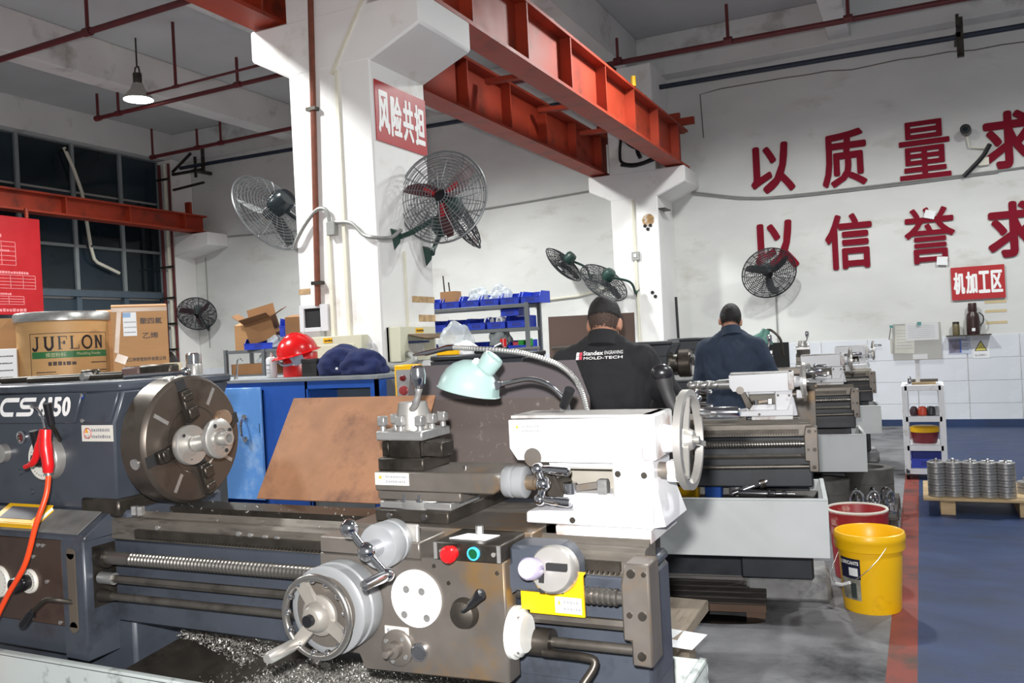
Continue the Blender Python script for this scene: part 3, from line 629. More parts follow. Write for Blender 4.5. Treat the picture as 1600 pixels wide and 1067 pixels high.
    hw.ring(wc, (0, 1, 0), .087, .0085, 44, 10)
    wheel = hw.build('hand_wheel', M('wheel_steel', '#a9a5a0', .22, .9, var=.06), apr); hw = MB()
    for k, a in enumerate((math.radians(118), math.radians(-28), math.radians(228))):
        dv = Vector((math.cos(a), 0, math.sin(a))); hw.bar(wc+Vector((0, .012, 0)), wc+dv*.084, .028, .012, up=(0, 1, 0))
    hw.rev([(.034, 0), (.034, .014), (.026, .03), (.02, .034)], wc+Vector((0, .012, 0)), (0, -1, 0), 24)
    hw.rev([(.045, 0), (.045, .008), (.036, .014), (0, .014)], wc+Vector((0, .016, 0)), (0, -1, 0), 28); hw.build('wheel_spokes', M('cast_aluminium', '#98938c', .42, .5, var=.1, sc=10), apr)
    for k in range(13):
        a = 2*PI*k/13+.2; MB().sph(wc+Vector((math.cos(a), 0, math.sin(a)))*.0815, .0088, n=8, m=6).build('finger_bump', CHROME, wheel) if d == 1 else None
    MB().cyl(wc+Vector((0, -.02, 0)), wc+Vector((0, -.034, 0)), .013).build('hub_cap', BLACKM, wheel)
    gp = wc+Vector((math.cos(math.radians(228)), 0, math.sin(math.radians(228))))*.085
    MB().rev([(.010, 0), (.0135, .02), (.0135, .09), (.010, .1), (0, .1)], gp, (0, -1, 0), 16).build('wheel_handle', ALU, wheel)
    # cross-slide dial and ball crank
    cc = Vector((-.594, -.262, .985))
    MB().rev([(.042, -.02), (.049, -.01), (.049, .012), (.046, .014), (.046, .022), (.05, .024), (.05, .058), (.047, .062), (0, .062)], cc, (0, -1, 0), 40).build('cross_slide_dial', DIALG, sad)
    MB().obox(cc+Vector((.015, .012, .0)), (.095, .012, .075)).build('dial_flange', ALU, sad, bev=.003)
    crk = MB(); h0 = cc+Vector((0, -.1, 0)); a0 = Vector((-.04, -.0, .044)); a1 = Vector((.05, 0, -.046))
    crk.cyl(cc+Vector((0, -.06, 0)), h0, .019).sph(h0, .021, n=14).tube([h0+a0, h0, h0+a1], .0085, 10).sph(h0+a0*1.1, .02, n=16).sph(h0+a1, .0145, n=14)
    ck = crk.build('ball_crank', CHROME, sad); MB().rev([(.009, 0), (.0125, .02), (.011, .075), (.0, .082)], h0+a1, (-.12, -1, -.05), 14).build('crank_handle', CHROME, ck)
    # apron fittings
    dc = Vector((-.539, -.2605, .86))
    if d == 1:
        pl = MB().cyl(dc, dc+Vector((0, -.006, 0)), .064, n=40).build('round_plate', WHITEP, apr)
        for x, z in ((-.022, .02), (.018, .018), (-.03, -.037), (.028, -.04)): screw_head(m := MB(), dc+Vector((x, -.006, z)), (0, -1, 0), .0085, .003); m.build('screw', STEELG, pl)
        MB().rev([(.034, 0), (.034, .004), (.028, .018), (.012, .026), (0, .027)], (-.418, -.26, .838), (0, -1, 0), 28).build('lever_boss', STEELD, apr)
        lv = MB().tube([(-.414, -.28, .846), (-.385, -.295, .866)], .0055, 8).build('feed_lever', BLACKM, apr); MB().rev([(.006, 0), (.009, .012), (.0095, .035), (.012, .055), (.009, .06), (0, .061)], (-.39, -.293, .863), (.6, -.25, .55), 14).build('lever_grip', BLACKM, lv)
        MB().rev([(.041, 0), (.041, .008), (.036, .012), (.018, .012), (.018, .03), (.008, .032), (.008, .055), (0, .056)], (-.594, -.26, .745), (0, -1, 0), 32).build('pump_flange', STEELB, apr)
        for a in (.9, 2.6, 4.4, 5.7): screw_head(m := MB(), (-.594+.03*math.cos(a), -.27, .745+.03*math.sin(a)), (0, -1, 0), .005, .004); m.build('screw', STEELG, apr)
        sgl = MB().rev([(.02, 0), (.02, .01), (.016, .012), (.012, .012)], (-.537, -.26, .742), (0, -1, 0), 24).build('sight_glass', CHROME, apr); MB().cyl((-.537, -.262, .742), (-.537, -.2705, .742), .0125).build('oil_window', M('oil_amber', '#3b2c1a', .1), sgl)
        m = B(-.628, -.565, -.262, -.26, .773, .791).build('name_plate', LABELW, apr); bars(MB(), (-.622, -.2625, .778), (1, 0, 0), (0, 0, 1), [(0, 0, .05, .008)], 2).build('lettering', GREYP, m, smooth=0)
        for x, z in ((-.49, .935), (-.335, .93), (-.455, .9)): screw_head(m := MB(), (x, -.26, z), (0, -1, 0), .0045, .003); m.build('screw', STEELD, apr)
        bx = B(-.482, -.318, -.272, -.14, .953, .992).build('switch_box', STEELD, apr, bev=.003)
        for x in (-.477, -.323): B(x-.004, x+.004, -.274, -.271, .955, .991).build('box_edge', STEELG, bx)
        MB().rev([(.016, 0), (.016, .012), (.019, .014), (.019, .022), (.014, .028), (0, .029)], (-.436, -.272, .97), (0, -1, 0), 24).build('stop_button', REDP, bx)
        MB().rev([(.0145, 0), (.0145, .006), (.011, .007), (.011, .004)], (-.382, -.272, .972), (0, -1, 0), 24, caps=False).build('button_ring', M('ring_blue', '#3fb3e0', .3), bx); MB().cyl((-.382, -.272, .972), (-.382, -.277, .972), .011).build('start_button', M('green_button', '#0c4a2a', .3), bx)
        for x in (-.462, -.335): screw_head(m := MB(), (x, -.272, .972), (0, -1, 0), .005, .003); m.build('screw', ALU, bx)
        m = MB().sheet((-.46, -.24, .9925), (-.37, -.24, .9925), (-.36, -.19, .9925), (-.44, -.19, .9925), .0015); m.build('paper_label', PAPER, bx)
        MB().cyl((-.41, -.19, .992), (-.41, -.19, 1.012), .009, n=6).build('bolt', STEELG, bx)
        # clutch lever casting, guard, disc cover
        cl = MB().ext([(-.318, .985), (-.2, .985), (-.175, .95), (-.175, .915), (-.2, .887), (-.318, .887), (-.318, .868), (-.345, .868), (-.345, .93), (-.318, .95)], 'y', -.235, -.15).build('clutch_casting', BG, apr, bev=.008)
        MB().rev([(.05, 0), (.05, .03), (.045, .036), (0, .036)], (-.215, -.215, .935), (0, -1, .25), 32).build('clutch_disc', ALU, cl)
        MB().obox((-.2, -.254, .95), (.045, .01, .014)).obox((-.235, -.252, .915), (.012, .01, .04)).build('clutch_slot', DARKIN, cl)
        MB().rev([(.012, 0), (.02, .012), (.023, .018), (.023, .05), (.019, .056)], (-.25, -.24, .94), (0, -1, .25), 24).build('clutch_knob', M('knob_lilac', '#9f97b0', .3), cl); MB().cyl((-.25, -.294, .9535), (-.25, -.297, .954), .0165).build('knob_cap', M('knob_pink', '#d9b7b0', .5), cl)
        yg = MB().ext([(-.305, .895), (-.305, .842), (-.285, .842), (-.285, .836), (-.16, .836), (-.16, .922), (-.154, .93), (-.195, .93), (-.21, .895)], 'y', -.212, -.206).build('yellow_guard', YELL, apr)
        warn_plate(t, yg, (-.225, -.2125, .842), (1, 0, 0), (0, 0, 1), .06, .034, 5)
        MB().rev([(.056, 0), (.056, .008), (.05, .01), (.05, .018), (.046, .02), (.04, .03), (0, .03)], (-.318, -.225, .795), (1, 0, 0), 36).build('end_cover', M('cover_white', '#d9d9d4', .4), apr)
        for a in (.5, 2.1, 3.9, 5.3): screw_head(m := MB(), (-.3, -.225+.043*math.cos(a), .795+.043*math.sin(a)), (1, 0, 0), .005, .005); m.build('screw', STEELG, apr)
        MB().cyl((-.31, -.18, .763), (-.25, -.18, .763), .03).build('rod_clutch', STEELD, apr)
        MB().tube([(-.262, -.205, .75), (-.16, -.21, .752), (-.142, -.215, .74), (-.165, -.24, .70), (-.2, -.3, .63)], .009, 10, smooth=4).build('start_lever', STEELD, apr)
    else:
        MB().cyl(dc, dc+Vector((0, -.006, 0)), .06, n=24).build('round_plate', LABELW, apr)
        B(-.482, -.318, -.272, -.14, .953, .992).build('switch_box', STEELD, apr)
    # cross slide + compound + tool post
    m = MB().box(-.742, -.533, -.115, .3, .992, 1.022); cs = m.build('cross_slide', STEELD, t, bev=.003)
    if d == 1:
        for x in (-.7, -.6): screw_head(m := MB(), (x, -.115, 1.008), (0, -1, 0), .008, .003); m.build('screw', CHROME, cs)
    m = MB().cyl((-.64, -.0, 1.02), (-.64, 0, 1.045), .105, n=36).box(-.737, -.638, -.1, .05, 1.022, 1.04).box(-.63, -.533, -.1, .05, 1.022, 1.04); m.build('swivel_base', STEELG, cs, bev=.002)
    for x in (-.665, -.622): MB().cyl((x, -.09, 1.04), (x, -.09, 1.058), .011, n=12).cyl((x, -.09, 1.04), (x, -.09, 1.045), .015).build('swivel_bolt', CHROME, cs)
    B(-.74, -.505, -.1, .06, 1.043, 1.068).build('compound_base', STEELB, cs, bev=.003)
    ct = MB().ext([(-.738, 1.068), (-.41, 1.068), (-.392, 1.08), (-.392, 1.106), (-.41, 1.115), (-.738, 1.115)], 'y', -.115, .06).build('compound_slide', STEELB, cs, bev=.003)
    if d == 1: warn_plate(t, ct, (-.735, -.116, 1.083), (1, 0, 0), (0, 0, 1), .098, .03, 8)
    MB().cyl((-.52, -.04, 1.115), (-.52, -.04, 1.122), .006, n=10).build('oil_cap', CHROME, ct)
    MB().rev([(.034, 0), (.037, .004), (.037, .02), (.034, .022), (.034, .028), (.037, .03), (.037, .052), (.03, .056)], (-.395, -.075, 1.092), (1, 0, 0), 32).build('compound_dial', DIALG, ct)
    MB().rev([(.018, 0), (.018, .02), (.012, .022), (.012, .04)], (-.34, -.075, 1.092), (1, 0, 0), 16).build('dial_shaft', STEELB, ct)
    b0 = Vector((-.293, -.09, 1.092)); m = MB().sph(b0, .018, n=14).tube([b0+Vector((-.012, 0, .034)), b0, b0+Vector((-.01, 0, -.036))], .009, 10).sph(b0+Vector((-.012, 0, .034)), .015).sph(b0+Vector((-.01, 0, -.036)), .015); bc = m.build('compound_crank', CHROME, ct)
    for dz in (.034, -.036): MB().rev([(.008, 0), (.0105, .02), (.0115, .06), (.010, .068), (0, .07)], b0+Vector((0, 0, dz)), (1, -.1, -.06), 14).build('crank_handle', CHROME, bc)
    tp = B(-.737, -.605, -.1, .035, 1.1152, 1.147).build('tool_post', STEELD, t, bev=.003)
    B(-.72, -.622, -.085, .02, 1.147, 1.19).build('post_core', STEELD, tp)
    B(-.738, -.603, -.102, .037, 1.19, 1.214).build('clamp_plate', STEELG, tp, bev=.003)
    for x, y in ((-.724, -.088), (-.67, -.09), (-.616, -.088), (-.724, -.03), (-.616, -.03), (-.724, .024), (-.616, .024), (-.67, .026)):
        MB().cyl((x, y, 1.19), (x, y, 1.226), .008, n=10).box(x-.0105, x+.0105, y-.0105, y+.0105, 1.226, 1.25).build('clamp_bolt', STEELG, tp, bev=.002)
    for x, y in ((-.728, -.092), (-.62, -.085)): B(x, x+.02, y, y+.09, 1.149, 1.187).build('tool_holder', STEELD, tp, bev=.002)
    if d == 1: B(-.61, -.555, -.09, -.03, 1.15, 1.186).build('cutting_tool', STEELD, tp, bev=.003)
    MB().rev([(.044, 0), (.043, .03), (.036, .066), (.0, .068)], (-.67, -.03, 1.214), (0, 0, 1), 28).build('clamp_hub', ALU, tp)
    lv = MB().tube([(-.665, -.05, 1.258), (-.64, -.07, 1.272), (-.625, -.075, 1.30), (-.622, -.075, 1.32)], [.009, .009, .008, .01], 10, smooth=4).build('clamp_lever', STEELG, tp)
    MB().rev([(.010, 0), (.017, .012), (.02, .035), (.017, .052), (.009, .058), (0, .058)], (-.622, -.075, 1.315), (0, 0, 1), 18).build('lever_knob', CHROME, lv)
    # --- tailstock (white)
    def X(m): return m.xf(Matrix.Translation((ts, 0, 0)))
    def vv(*a): return Vector(a)
    body = X(MB().ext([(-.384, 1.17), (-.365, 1.142), (-.33, 1.142), (-.33, 1.138), (-.039, 1.138), (-.039, 1.24), (-.384, 1.236)], 'y', -.07, .07)).build('tailstock', TWHITE, t, bev=.008, seg=2)
    X(B(-.062, -.03, -.076, .076, 1.145, 1.246)).build('end_flange', CHIPW, body, bev=.004)
    X(B(-.378, -.04, -.066, .066, 1.2395, 1.246)).build('top_face', M('worn_top', '#a9a5a2', .5, var=.15, sc=10, dirt='#3d3a38', dsc=8, damt=.4), body)
    X(MB().box(-.3, -.28, -.045, .06, 1.03, 1.14).box(-.136, -.042, -.06, .08, 1.03, 1.14).box(-.28, -.136, -.045, .06, 1.122, 1.14).box(-.28, -.136, -.045, .05, 1.03, 1.064)).build('neck', TWHITE, body, bev=.004)
    X(MB().box(-.281, -.135, .03, .05, 1.03, 1.13).box(-.2805, -.278, -.04, .04, 1.06, 1.124).box(-.138, -.1355, -.055, .04, 1.06, 1.124).box(-.28, -.136, -.04, .04, 1.1195, 1.123)).build('window_recess', M('recess_shade', '#8f8a80', .6, var=.12, sc=12), body)  # darker lining, shade inside the opening put into the colour
    X(MB().ext([(-.30, 1.03), (-.34, 1.027), (-.342, 1.0), (-.04, 1.0), (-.04, 1.07), (-.06, 1.07), (-.07, 1.034)], 'y', -.09, .12)).build('base', TWHITE, body, bev=.004)
    X(MB().add([(-.05, -.09, 1.0), (-.05, .125, 1.0), (-.02, .125, 1.0), (-.02, -.06, 1.0), (-.05, -.07, 1.11), (-.05, .08, 1.11), (-.038, .075, 1.1), (-.038, -.06, 1.1)], [(0, 1, 2, 3), (4, 5, 6, 7), (0, 1, 5, 4), (1, 2, 6, 5), (2, 3, 7, 6), (3, 0, 4, 7)])).build('flare', TWHITE, body)
    X(B(-.268, -.045, -.092, .125, .966, .999)).build('sole_plate', CHIPW, body, bev=.003)
    X(MB().ext([(-.30, .968), (-.345, .968), (-.345, .99), (-.3, .999)], 'y', -.07, .1)).build('clamp_shoe', STEELD, body)
    X(MB().ext([(-.335, 1.142), (-.30, 1.142), (-.26, 1.06), (-.28, 1.035), (-.30, 1.05)], 'y', -.05, .05)).build('eccentric_arm', STEELD, body, bev=.004)
    for x, s in ((-.245, 0), (-.165, 1)):
        X(MB().cyl((x, -.045, 1.064), (x, -.045, 1.088), .017, n=18)).build('clamp_nut', CHROME, body) if not s else X(B(x-.012, x+.012, -.057, -.033, 1.064, 1.098)).build('clamp_nut', STEELG, body, bev=.003)
    X(MB().bar((-.235, -.04, 1.075), (-.16, -.04, 1.087), .014)).build('clamp_bar', STEELB, body)
    for x, z in ((-.12, 1.115), (-.06, 1.113), (-.225, 1.012)): X(MB().cyl((x, -.0915 if z < 1.05 else -.0705, z), (x, -.0935 if z < 1.05 else -.0725, z), .007, n=12)).build('screw', STEELD, body)
    X(MB().cyl((-.325, -.0712, 1.149), (-.325, -.066, 1.149), .022, n=20)).build('oil_pocket', STEELB, body)
    if d == 1: warn_plate(t, body, (-.372, -.0705, 1.203), (1, 0, 0), (0, 0, 1), .072, .026, 4)
    X(MB().rev([(.033, 0), (.027, .05), (.0, .052)], (-.032, 0, 1.185), (1, 0, 0), 28)).build('screw_boss', TWHITE, body)
    wx = .025
    wh = MB(); wcx = vv(wx, 0, 1.183)
    n = 44; prof = [(.097, -.009), (.111, -.008), (.111, .008), (.097, .009)]
    wh.rev(prof+[prof[0]], wcx, (1, 0, 0), 48, caps=False)
    for a in (PI/2+.3, PI/2+.3+2*PI/3, PI/2+.3+4*PI/3):
        dv = vv(0, math.cos(a), math.sin(a)); wh.bar(wcx-vv(.015, 0, 0), wcx+dv*.101, .012, .03, up=(1, 0, 0))
    wh.rev([(.026, -.045), (.026, 0), (.02, .012), (.008, .014), (.008, .024), (0, .024)], wcx, (1, 0, 0), 20)
    whl = X(wh).build('tailstock_wheel', ALU, body)
    X(MB().rev([(.009, 0), (.0125, .015), (.0125, .085), (.010, .09), (0, .09)], wcx+vv(.01, .08, .052), (1, 0, 0), 16)).build('wheel_handle', CHROME, whl)
    X(MB().cyl((-.045, -.01, 1.115), (-.018, -.01, 1.115), .019)).build('lock_shaft', STEELB, body); X(MB().ext([(-.03, 1.092), (.012, 1.092), (.012, 1.138), (-.03, 1.138)], 'x', -.02, .012) if False else B(-.022, .012, -.03, .01, 1.092, 1.138)).build('lock_knob', TWHITE, body, bev=.004)
    if d == 1:
        X(MB().cyl((-.288, .03, 1.246), (-.275, .02, 1.262), .006)).build('quill_lock', STEELG, body); X(MB().cyl((-.279, .02, 1.258), (-.252, .0, 1.3), .0105, .0125)).build('lock_grip', BLACKM, body)
        m = MB().tube([(.02, .09, 1.15), (-.01, .1, 1.2), (-.045, .11, 1.27), (-.058, .11, 1.32)], [.010, .012, .016, .019], 12, smooth=4); ql = m.build('quick_lever', BLACKR, body); MB().sph((-.059, .11, 1.328), .026, (1, 1, .8)).build('lever_knob', BLACKM, ql)
    if d != 1:
        body.scale = (.86, .88, .86); body.location = (ts*.14-.03*.14, 0, .965*.14)
    for c in t.children:
        n_ = c.name.split('.')[0]
        if n_ in ('headstock', 'chuck', 'feed_gearbox'): c.location.x += hshift
        if n_ in ('saddle', 'apron', 'cross_slide', 'tool_post'): c.location.x += cshift
    return t, hs, gb, body, bed, tray
LA = make_lathe(-.5, 1.88, 'large blue-grey lathe with four-jaw chuck, filling the near side of the hall', 1, 0, -.03, TRAYC, .58)
LB = make_lathe(-.46, 4.38, 'second lathe from the camera, its white tailstock holding a thick twist drill', 0, -.08, .01, rz=.13, hshift=.14, cshift=-.27, hx=-2.11)
LC = make_lathe(-.43, 6.86, 'third lathe from the camera, where the worker in dark blue stands', 0, -.07, .01, rz=.13, hshift=.24, hx=-2.2)
LD = make_lathe(-.42, 9.16, 'farthest lathe of the row, before the tiled wall', 0, -.03, .01, rz=.13, hshift=.2, hx=-2.2)
cb = B(-2.13, -2.02, -.26, -.13, .9, 1.325).build('control_box', YELL, LB[0], bev=.006)
B(-2.117, -2.025, -.264, -.258, .92, 1.30).build('control_panel', M('panel_grey', '#9a9a98', .5), cb)
for z, rr, mt in ((1.255, .013, M('button_darkred', '#6d1a1e', .3)), (1.19, .021, M('button_dullred', '#9a3a3c', .4)), (1.12, .013, M('button_darkred', '#6d1a1e', .3))): MB().rev([(rr*1.2, 0), (rr*1.2, .008), (rr, .01), (rr, .022), (0, .024)], (-2.075, -.263, z), (0, -1, 0), 18).build('push_button', mt, cb)
B(-2.11, -2.03, -.266, -.262, .98, 1.06).build('switch_plate', BLACKM, cb)

# ------------------------------------------------------------------ near lathe: print, dials and levers
lt, hs, gb, tsb, bed, tray = LA
u, v = Vector((1, 0, 0)), Vector((0, 0, 1))
o = Vector((-2.13, -.1425, 1.266)); m = MB(); k = .0562
def arc(cx, cy, rx, ry, a0, a1, n=8): return [(cx+rx*math.cos(math.radians(a0+(a1-a0)*i/n)), cy+ry*math.sin(math.radians(a0+(a1-a0)*i/n))) for i in range(n+1)]
ribbon(m, [(1.55, .9)]+[(.5, .9)]+arc(.5, .5, .4, .4, 90, 270)+[(1.2, .1)], .24, o, u, v, k, k, .3)
m.build('lettering', WHITEP, hs, smooth=0); m = MB()
ribbon(m, [(2.95, .9), (2.0, .9)]+arc(2.0, .7, .25, .2, 90, 270, 6)+[(2.5, .5)]+arc(2.5, .3, .25, .2, 90, -90, 6)+[(1.45, .1)], .22, o, u, v, k, k, .3)
m.build('lettering', WHITEP, hs, smooth=0)
for i, ch in enumerate('6150'):
    m = MB(); text(m, ch, Vector((0, 0, 0)), u, v, .036 if ch != '1' else .017, .059, bold=.05)
    x0 = (-1.947, -1.904, -1.879, -1.839)[i]
    m.v = [Vector((x0+p.x+.22*p.z, -.1426+p.y, 1.264+p.z)) for p in m.v]; m.build('lettering', WHITEP, hs, smooth=0)
B(-1.772, -1.745, -.1385, -.137, 1.315, 1.328).build('blue_patch', M('patch_blue', '#1c3a8a', .5), hs)
warn_plate(lt, hs, (-1.768, -.1305, 1.188), u, v, .132, .048, 12)
MB().ring((-1.742, -.133, 1.212), (0, 1, 0), .015, .0012, 24, 4).build('prohibition_ring', SIGNRED, hs)
for x, z in ((-1.752, 1.325), (-1.755, 1.25)): screw_head(m := MB(), (x, -.138, z), (0, -1, 0), .006, .003); m.build('screw', ALU, hs)
MB().rev([(.02, 0), (.02, .01), (.014, .012), (.012, .004)], (-2.036, -.13, 1.2), (0, -1, 0), 24).build('sight_ring', CHROME, hs); MB().cyl((-2.036, -.131, 1.2), (-2.036, -.136, 1.2), .0125).build('sight_glass', M('sight_red', '#5a2320', .2), hs)
for x, z in ((-2.06, 1.09), (-1.98, 1.08), (-2.01, 1.03)): MB().cyl((x, -.13, z), (x, -.136, z), .009, n=12).build('plug_screw', BLUEG, hs)
MB().rev([(.03, 0), (.03, .02), (.02, .024)], (-2.13, -.13, 1.15), (0, -1, 0), 24).build('gear_knob', ALU, hs)
dh = Vector((-1.912, -.112, 1.137))
dl = MB().rev([(.066, 0), (.066, .045), (.063, .049), (0, .049)], dh, (0, -1, 0), 44).build('speed_dial', ALU, hs)
disc(MB(), dh+Vector((0, -.0495, 0)), (0, -1, 0), .061, 40).build('dial_face', LABELW, dl)
m = MB()
for i in range(30):
    a = 2*PI*i/30; R = .05; c = dh+Vector((math.cos(a)*R, -.0502, math.sin(a)*R)); m.obox(c, (.004, .0003, .0045), Matrix.Rotation(-a, 3, 'Y'))
m.build('dial_marks', GREYP, dl, smooth=0, kind='stuff')
m = MB()
for a, R in ((.3, .042), (.9, .042), (-.2, .042), (-.8, .046)): disc(m, dh+Vector((math.cos(a)*R, -.0505, math.sin(a)*R)), (0, -1, 0), .004, 10)
m.build('dial_dots', REDP, dl, smooth=0, kind='stuff')
MB().rev([(.024, .049), (.024, .058), (.018, .075), (0, .077)], dh, (0, -1, 0), 24).build('dial_hub', BLACKM, dl)
m = MB().tube([dh+Vector((0, -.06, .01)), Vector((-1.885, -.195, 1.175))], .006, 8); m.build('dial_lever', BLACKR, hs); MB().cyl((-1.885, -.193, 1.172), (-1.882, -.205, 1.228), .0105, .0125).build('lever_grip', BLACKM, hs)
m = MB().tube([(-1.868, -.13, 1.19), (-1.842, -.16, 1.215), (-1.826, -.19, 1.25)], .0065, 8); m.build('dial_lever', STEELD, hs); MB().cyl((-1.826, -.188, 1.245), (-1.824, -.198, 1.308), .0105, .0125).build('lever_grip', BLACKM, hs)
# gearbox dials and crank
def gdial(c, r, knob=True):
    c = Vector(c); D = MB().rev([(r, 0), (r, .006), (r*.93, .01), (0, .01)], c, (0, -1, 0), 36).build('selector_dial', LABELW, gb)
    m = MB()
    for i in range(20):
        a = 2*PI*i/20; m.obox(c+Vector((math.cos(a)*r*.8, -.0102, math.sin(a)*r*.8)), (.003, .0004, .004), Matrix.Rotation(-a, 3, 'Y'))
    m.build('dial_marks', GREYP, D, smooth=0, kind='stuff')
    if knob:
        MB().rev([(.022, .01), (.024, .03), (.024, .05), (.02, .058), (.012, .059), (.012, .05), (0, .05)], c, (0, -1, 0), 24).build('selector_knob', BLACKM, D)
        MB().sph(c+Vector((.022, -.035, .006)), .011, n=10, m=8).build('knob_bump', BLACKM, D)
    return D
gdial((-1.905, -.222, .786), .036); gdial((-2.045, -.222, .775), .048, False)
for x, z in ((-1.885, .86), (-1.86, .895), (-1.84, .895), (-1.83, .79), (-1.78, .675), (-1.9, .678)): screw_head(m := MB(), (x, -.222, z), (0, -1, 0), .006, .004); m.build('screw', STEELG, gb)
m = MB().tube([(-1.715, -.228, .74), (-1.735, -.262, .755), (-1.765, -.275, .757), (-1.79, -.285, .738), (-1.81, -.29, .72)], .0065, 8, smooth=4); m.build('feed_handle', STEELD, gb); MB().rev([(.008, 0), (.012, .012), (.013, .05), (.011, .062), (0, .064)], (-1.803, -.288, .727), (-.72, -.1, -.72), 14).build('handle_grip', BLACKM, gb)
# rear splash guard of the near lathe
sp = MB(); pr = [((-.985, -.42), .47, 1.357), ((-.985, -.37), .44, 1.25), ((-.985, -.37), .44, 1.172), ((-.95, -.37), .36, .96)]
for a, b in zip(pr, pr[1:]):
    sp = MB().sheet((a[0][0], a[1], a[2]), (b[0][0], b[1], b[2]), (b[0][1], b[1], b[2]), (a[0][1], a[1], a[2]), -.006); sp.build('splash_panel', GUARDM if b[2] > 1.2 else SPECK, lt, smooth=0)
B(-.93, -.4, .13, .37, .93, .965).build('guard_mount', BLUEG, lt)
# apron underside chip pan and swarf
m = MB().sheet((-1.56, -.25, .545), (-1.2, -.25, .47), (-1.2, .28, .47), (-1.56, .28, .60), .006); m.build('chip_slide', STEELD, tray)
rnd = random.Random(11); m = MB()
def chips(n, x0, x1, y0, y1, zf):
    for i in range(n):
        x, y = rnd.uniform(x0, x1), rnd.uniform(y0, y1); z = zf(x, y); a = rnd.uniform(0, PI); b = rnd.uniform(-.9, .9); l = rnd.uniform(.0015, .005); q = rnd.uniform(.0008, .0018)
        d = Vector((math.cos(a)*math.cos(b), math.sin(a)*math.cos(b), math.sin(b)))*l; s = d.cross(Vector((rnd.uniform(-1, 1), rnd.uniform(-1, 1), rnd.uniform(-.3, 1)))).normalized()*q; c = Vector((x, y, z)); e = Vector((0, 0, rnd.uniform(-.004, .004)))
        m.add([c-d-s, c-d+s, c+s+e, c-s+e, c+d+s, c+d-s], [(0, 1, 2, 3), (3, 2, 4, 5)])
hf = lambda x, y: .455+.055*max(0, 1-((x+.95)/.5)**2)*max(0, 1-((y+.02)/.36)**2)+rnd.uniform(-.012, .012)
chips(34000, -1.35, -.45, -.255, .2, hf)
chips(2600, -1.55, -1.3, -.02, .2, lambda x, y: .585+(x+1.55)*-.22+.02*max(0, 1-((x+1.45)/.15)**2)+rnd.uniform(-.01, .01))
chips(500, -1.6, -.9, -.2, .05, lambda x, y: .52)
chips(90, -1.64, -.85, -.12, .12, lambda x, y: .97)
sw = solo(MB().add([p+Vector((-.5, 1.88, 0)) for p in m.v], m.f), 'metal_swarf', SWARF, 'heap of bright metal swarf in the chip tray under the lathe bed', 'swarf', (-1.4, 1.85, .45), kind='stuff', smooth=0)
m = MB(); g = 24; gx = lambda i: -1.37+.94*i/g; gy = lambda j: -.256+.47*j/10
for j in range(11):
    for i in range(g+1): m.v.append(Vector((gx(i)-.5, gy(j)+1.88, .438+.05*max(0, 1-((gx(i)+.95)/.5)**2)*max(0, 1-((gy(j)+.02)/.36)**2))))
for j in range(10):
    for i in range(g): m.f.append([j*(g+1)+i, j*(g+1)+i+1, (j+1)*(g+1)+i+1, (j+1)*(g+1)+i]); m.mi.append(0)
mo = m.build('swarf_bed', M('swarf_dark', '#45413d', .5, .5, var=.4, sc=60, bump=.6, bsc=150), None, loc=(-1.4, 1.85, .45)); mo.parent = sw; mo.location = (0, 0, 0); mo['kind'] = 'stuff'
# ------------------------------------------------------------------ things on the near lathe (world coordinates)
LX, LY = -.5, 1.88
def P(x, y, z): return Vector((LX+x, LY+y, z))
Pw = lambda x, y, z: P(x-.004, y-.042, z)
t = T('flange_workpiece', 'pale machined double-flange workpiece clamped in the big chuck', 'workpiece', Pw(-1.4, 0, 1.17), W=True)
MB().rev([(0, 0), (.056, 0), (.058, .003), (.058, .02), (.056, .023), (.03, .023), (.028, .021), (0, .021)], Pw(-1.425, -.01, 1.168), (1, 0, .06), 40).build('inner_flange', ALU, t)
MB().rev([(.024, 0), (.024, .07)], Pw(-1.402, 0, 1.172), (1, 0.1, .12), 24).build('neck', ALU, t)
f2 = MB().rev([(.02, 0), (.056, 0), (.057, .003), (.057, .016), (.052, .02), (.03, .02), (.028, .012), (.02, .012), (.02, .05), (.013, .05), (.013, 0)], Pw(-1.335, .01, 1.185), (1, .05, .02), 40).build('outer_flange', ALU, t)
for k in range(4): a = k*PI/2+.5; MB().cyl(Pw(-1.3155, .01+.042*math.cos(a), 1.186+.042*math.sin(a)), Pw(-1.313, .01+.042*math.cos(a), 1.186+.042*math.sin(a)), .006, n=10).build('bolt_hole', DARKIN, t)
for k in range(3): a = k*2.1+.3; MB().cyl(Pw(-1.401, -.01+.045*math.cos(a), 1.169+.045*math.sin(a)), Pw(-1.3995, -.01+.045*math.cos(a), 1.169+.045*math.sin(a)), .005, n=10).build('bolt_hole', DARKIN, t)
MB().rev([(.02, 0), (.026, .01), (.026, .03), (.02, .04)], Pw(-1.38, .07, 1.235), (1, -.2, .1), 20).build('clamp_dog', M('copper_tone', '#a68a72', .3, .7), t)
Pg = lambda x, y, z: P(x+.028, y, z)
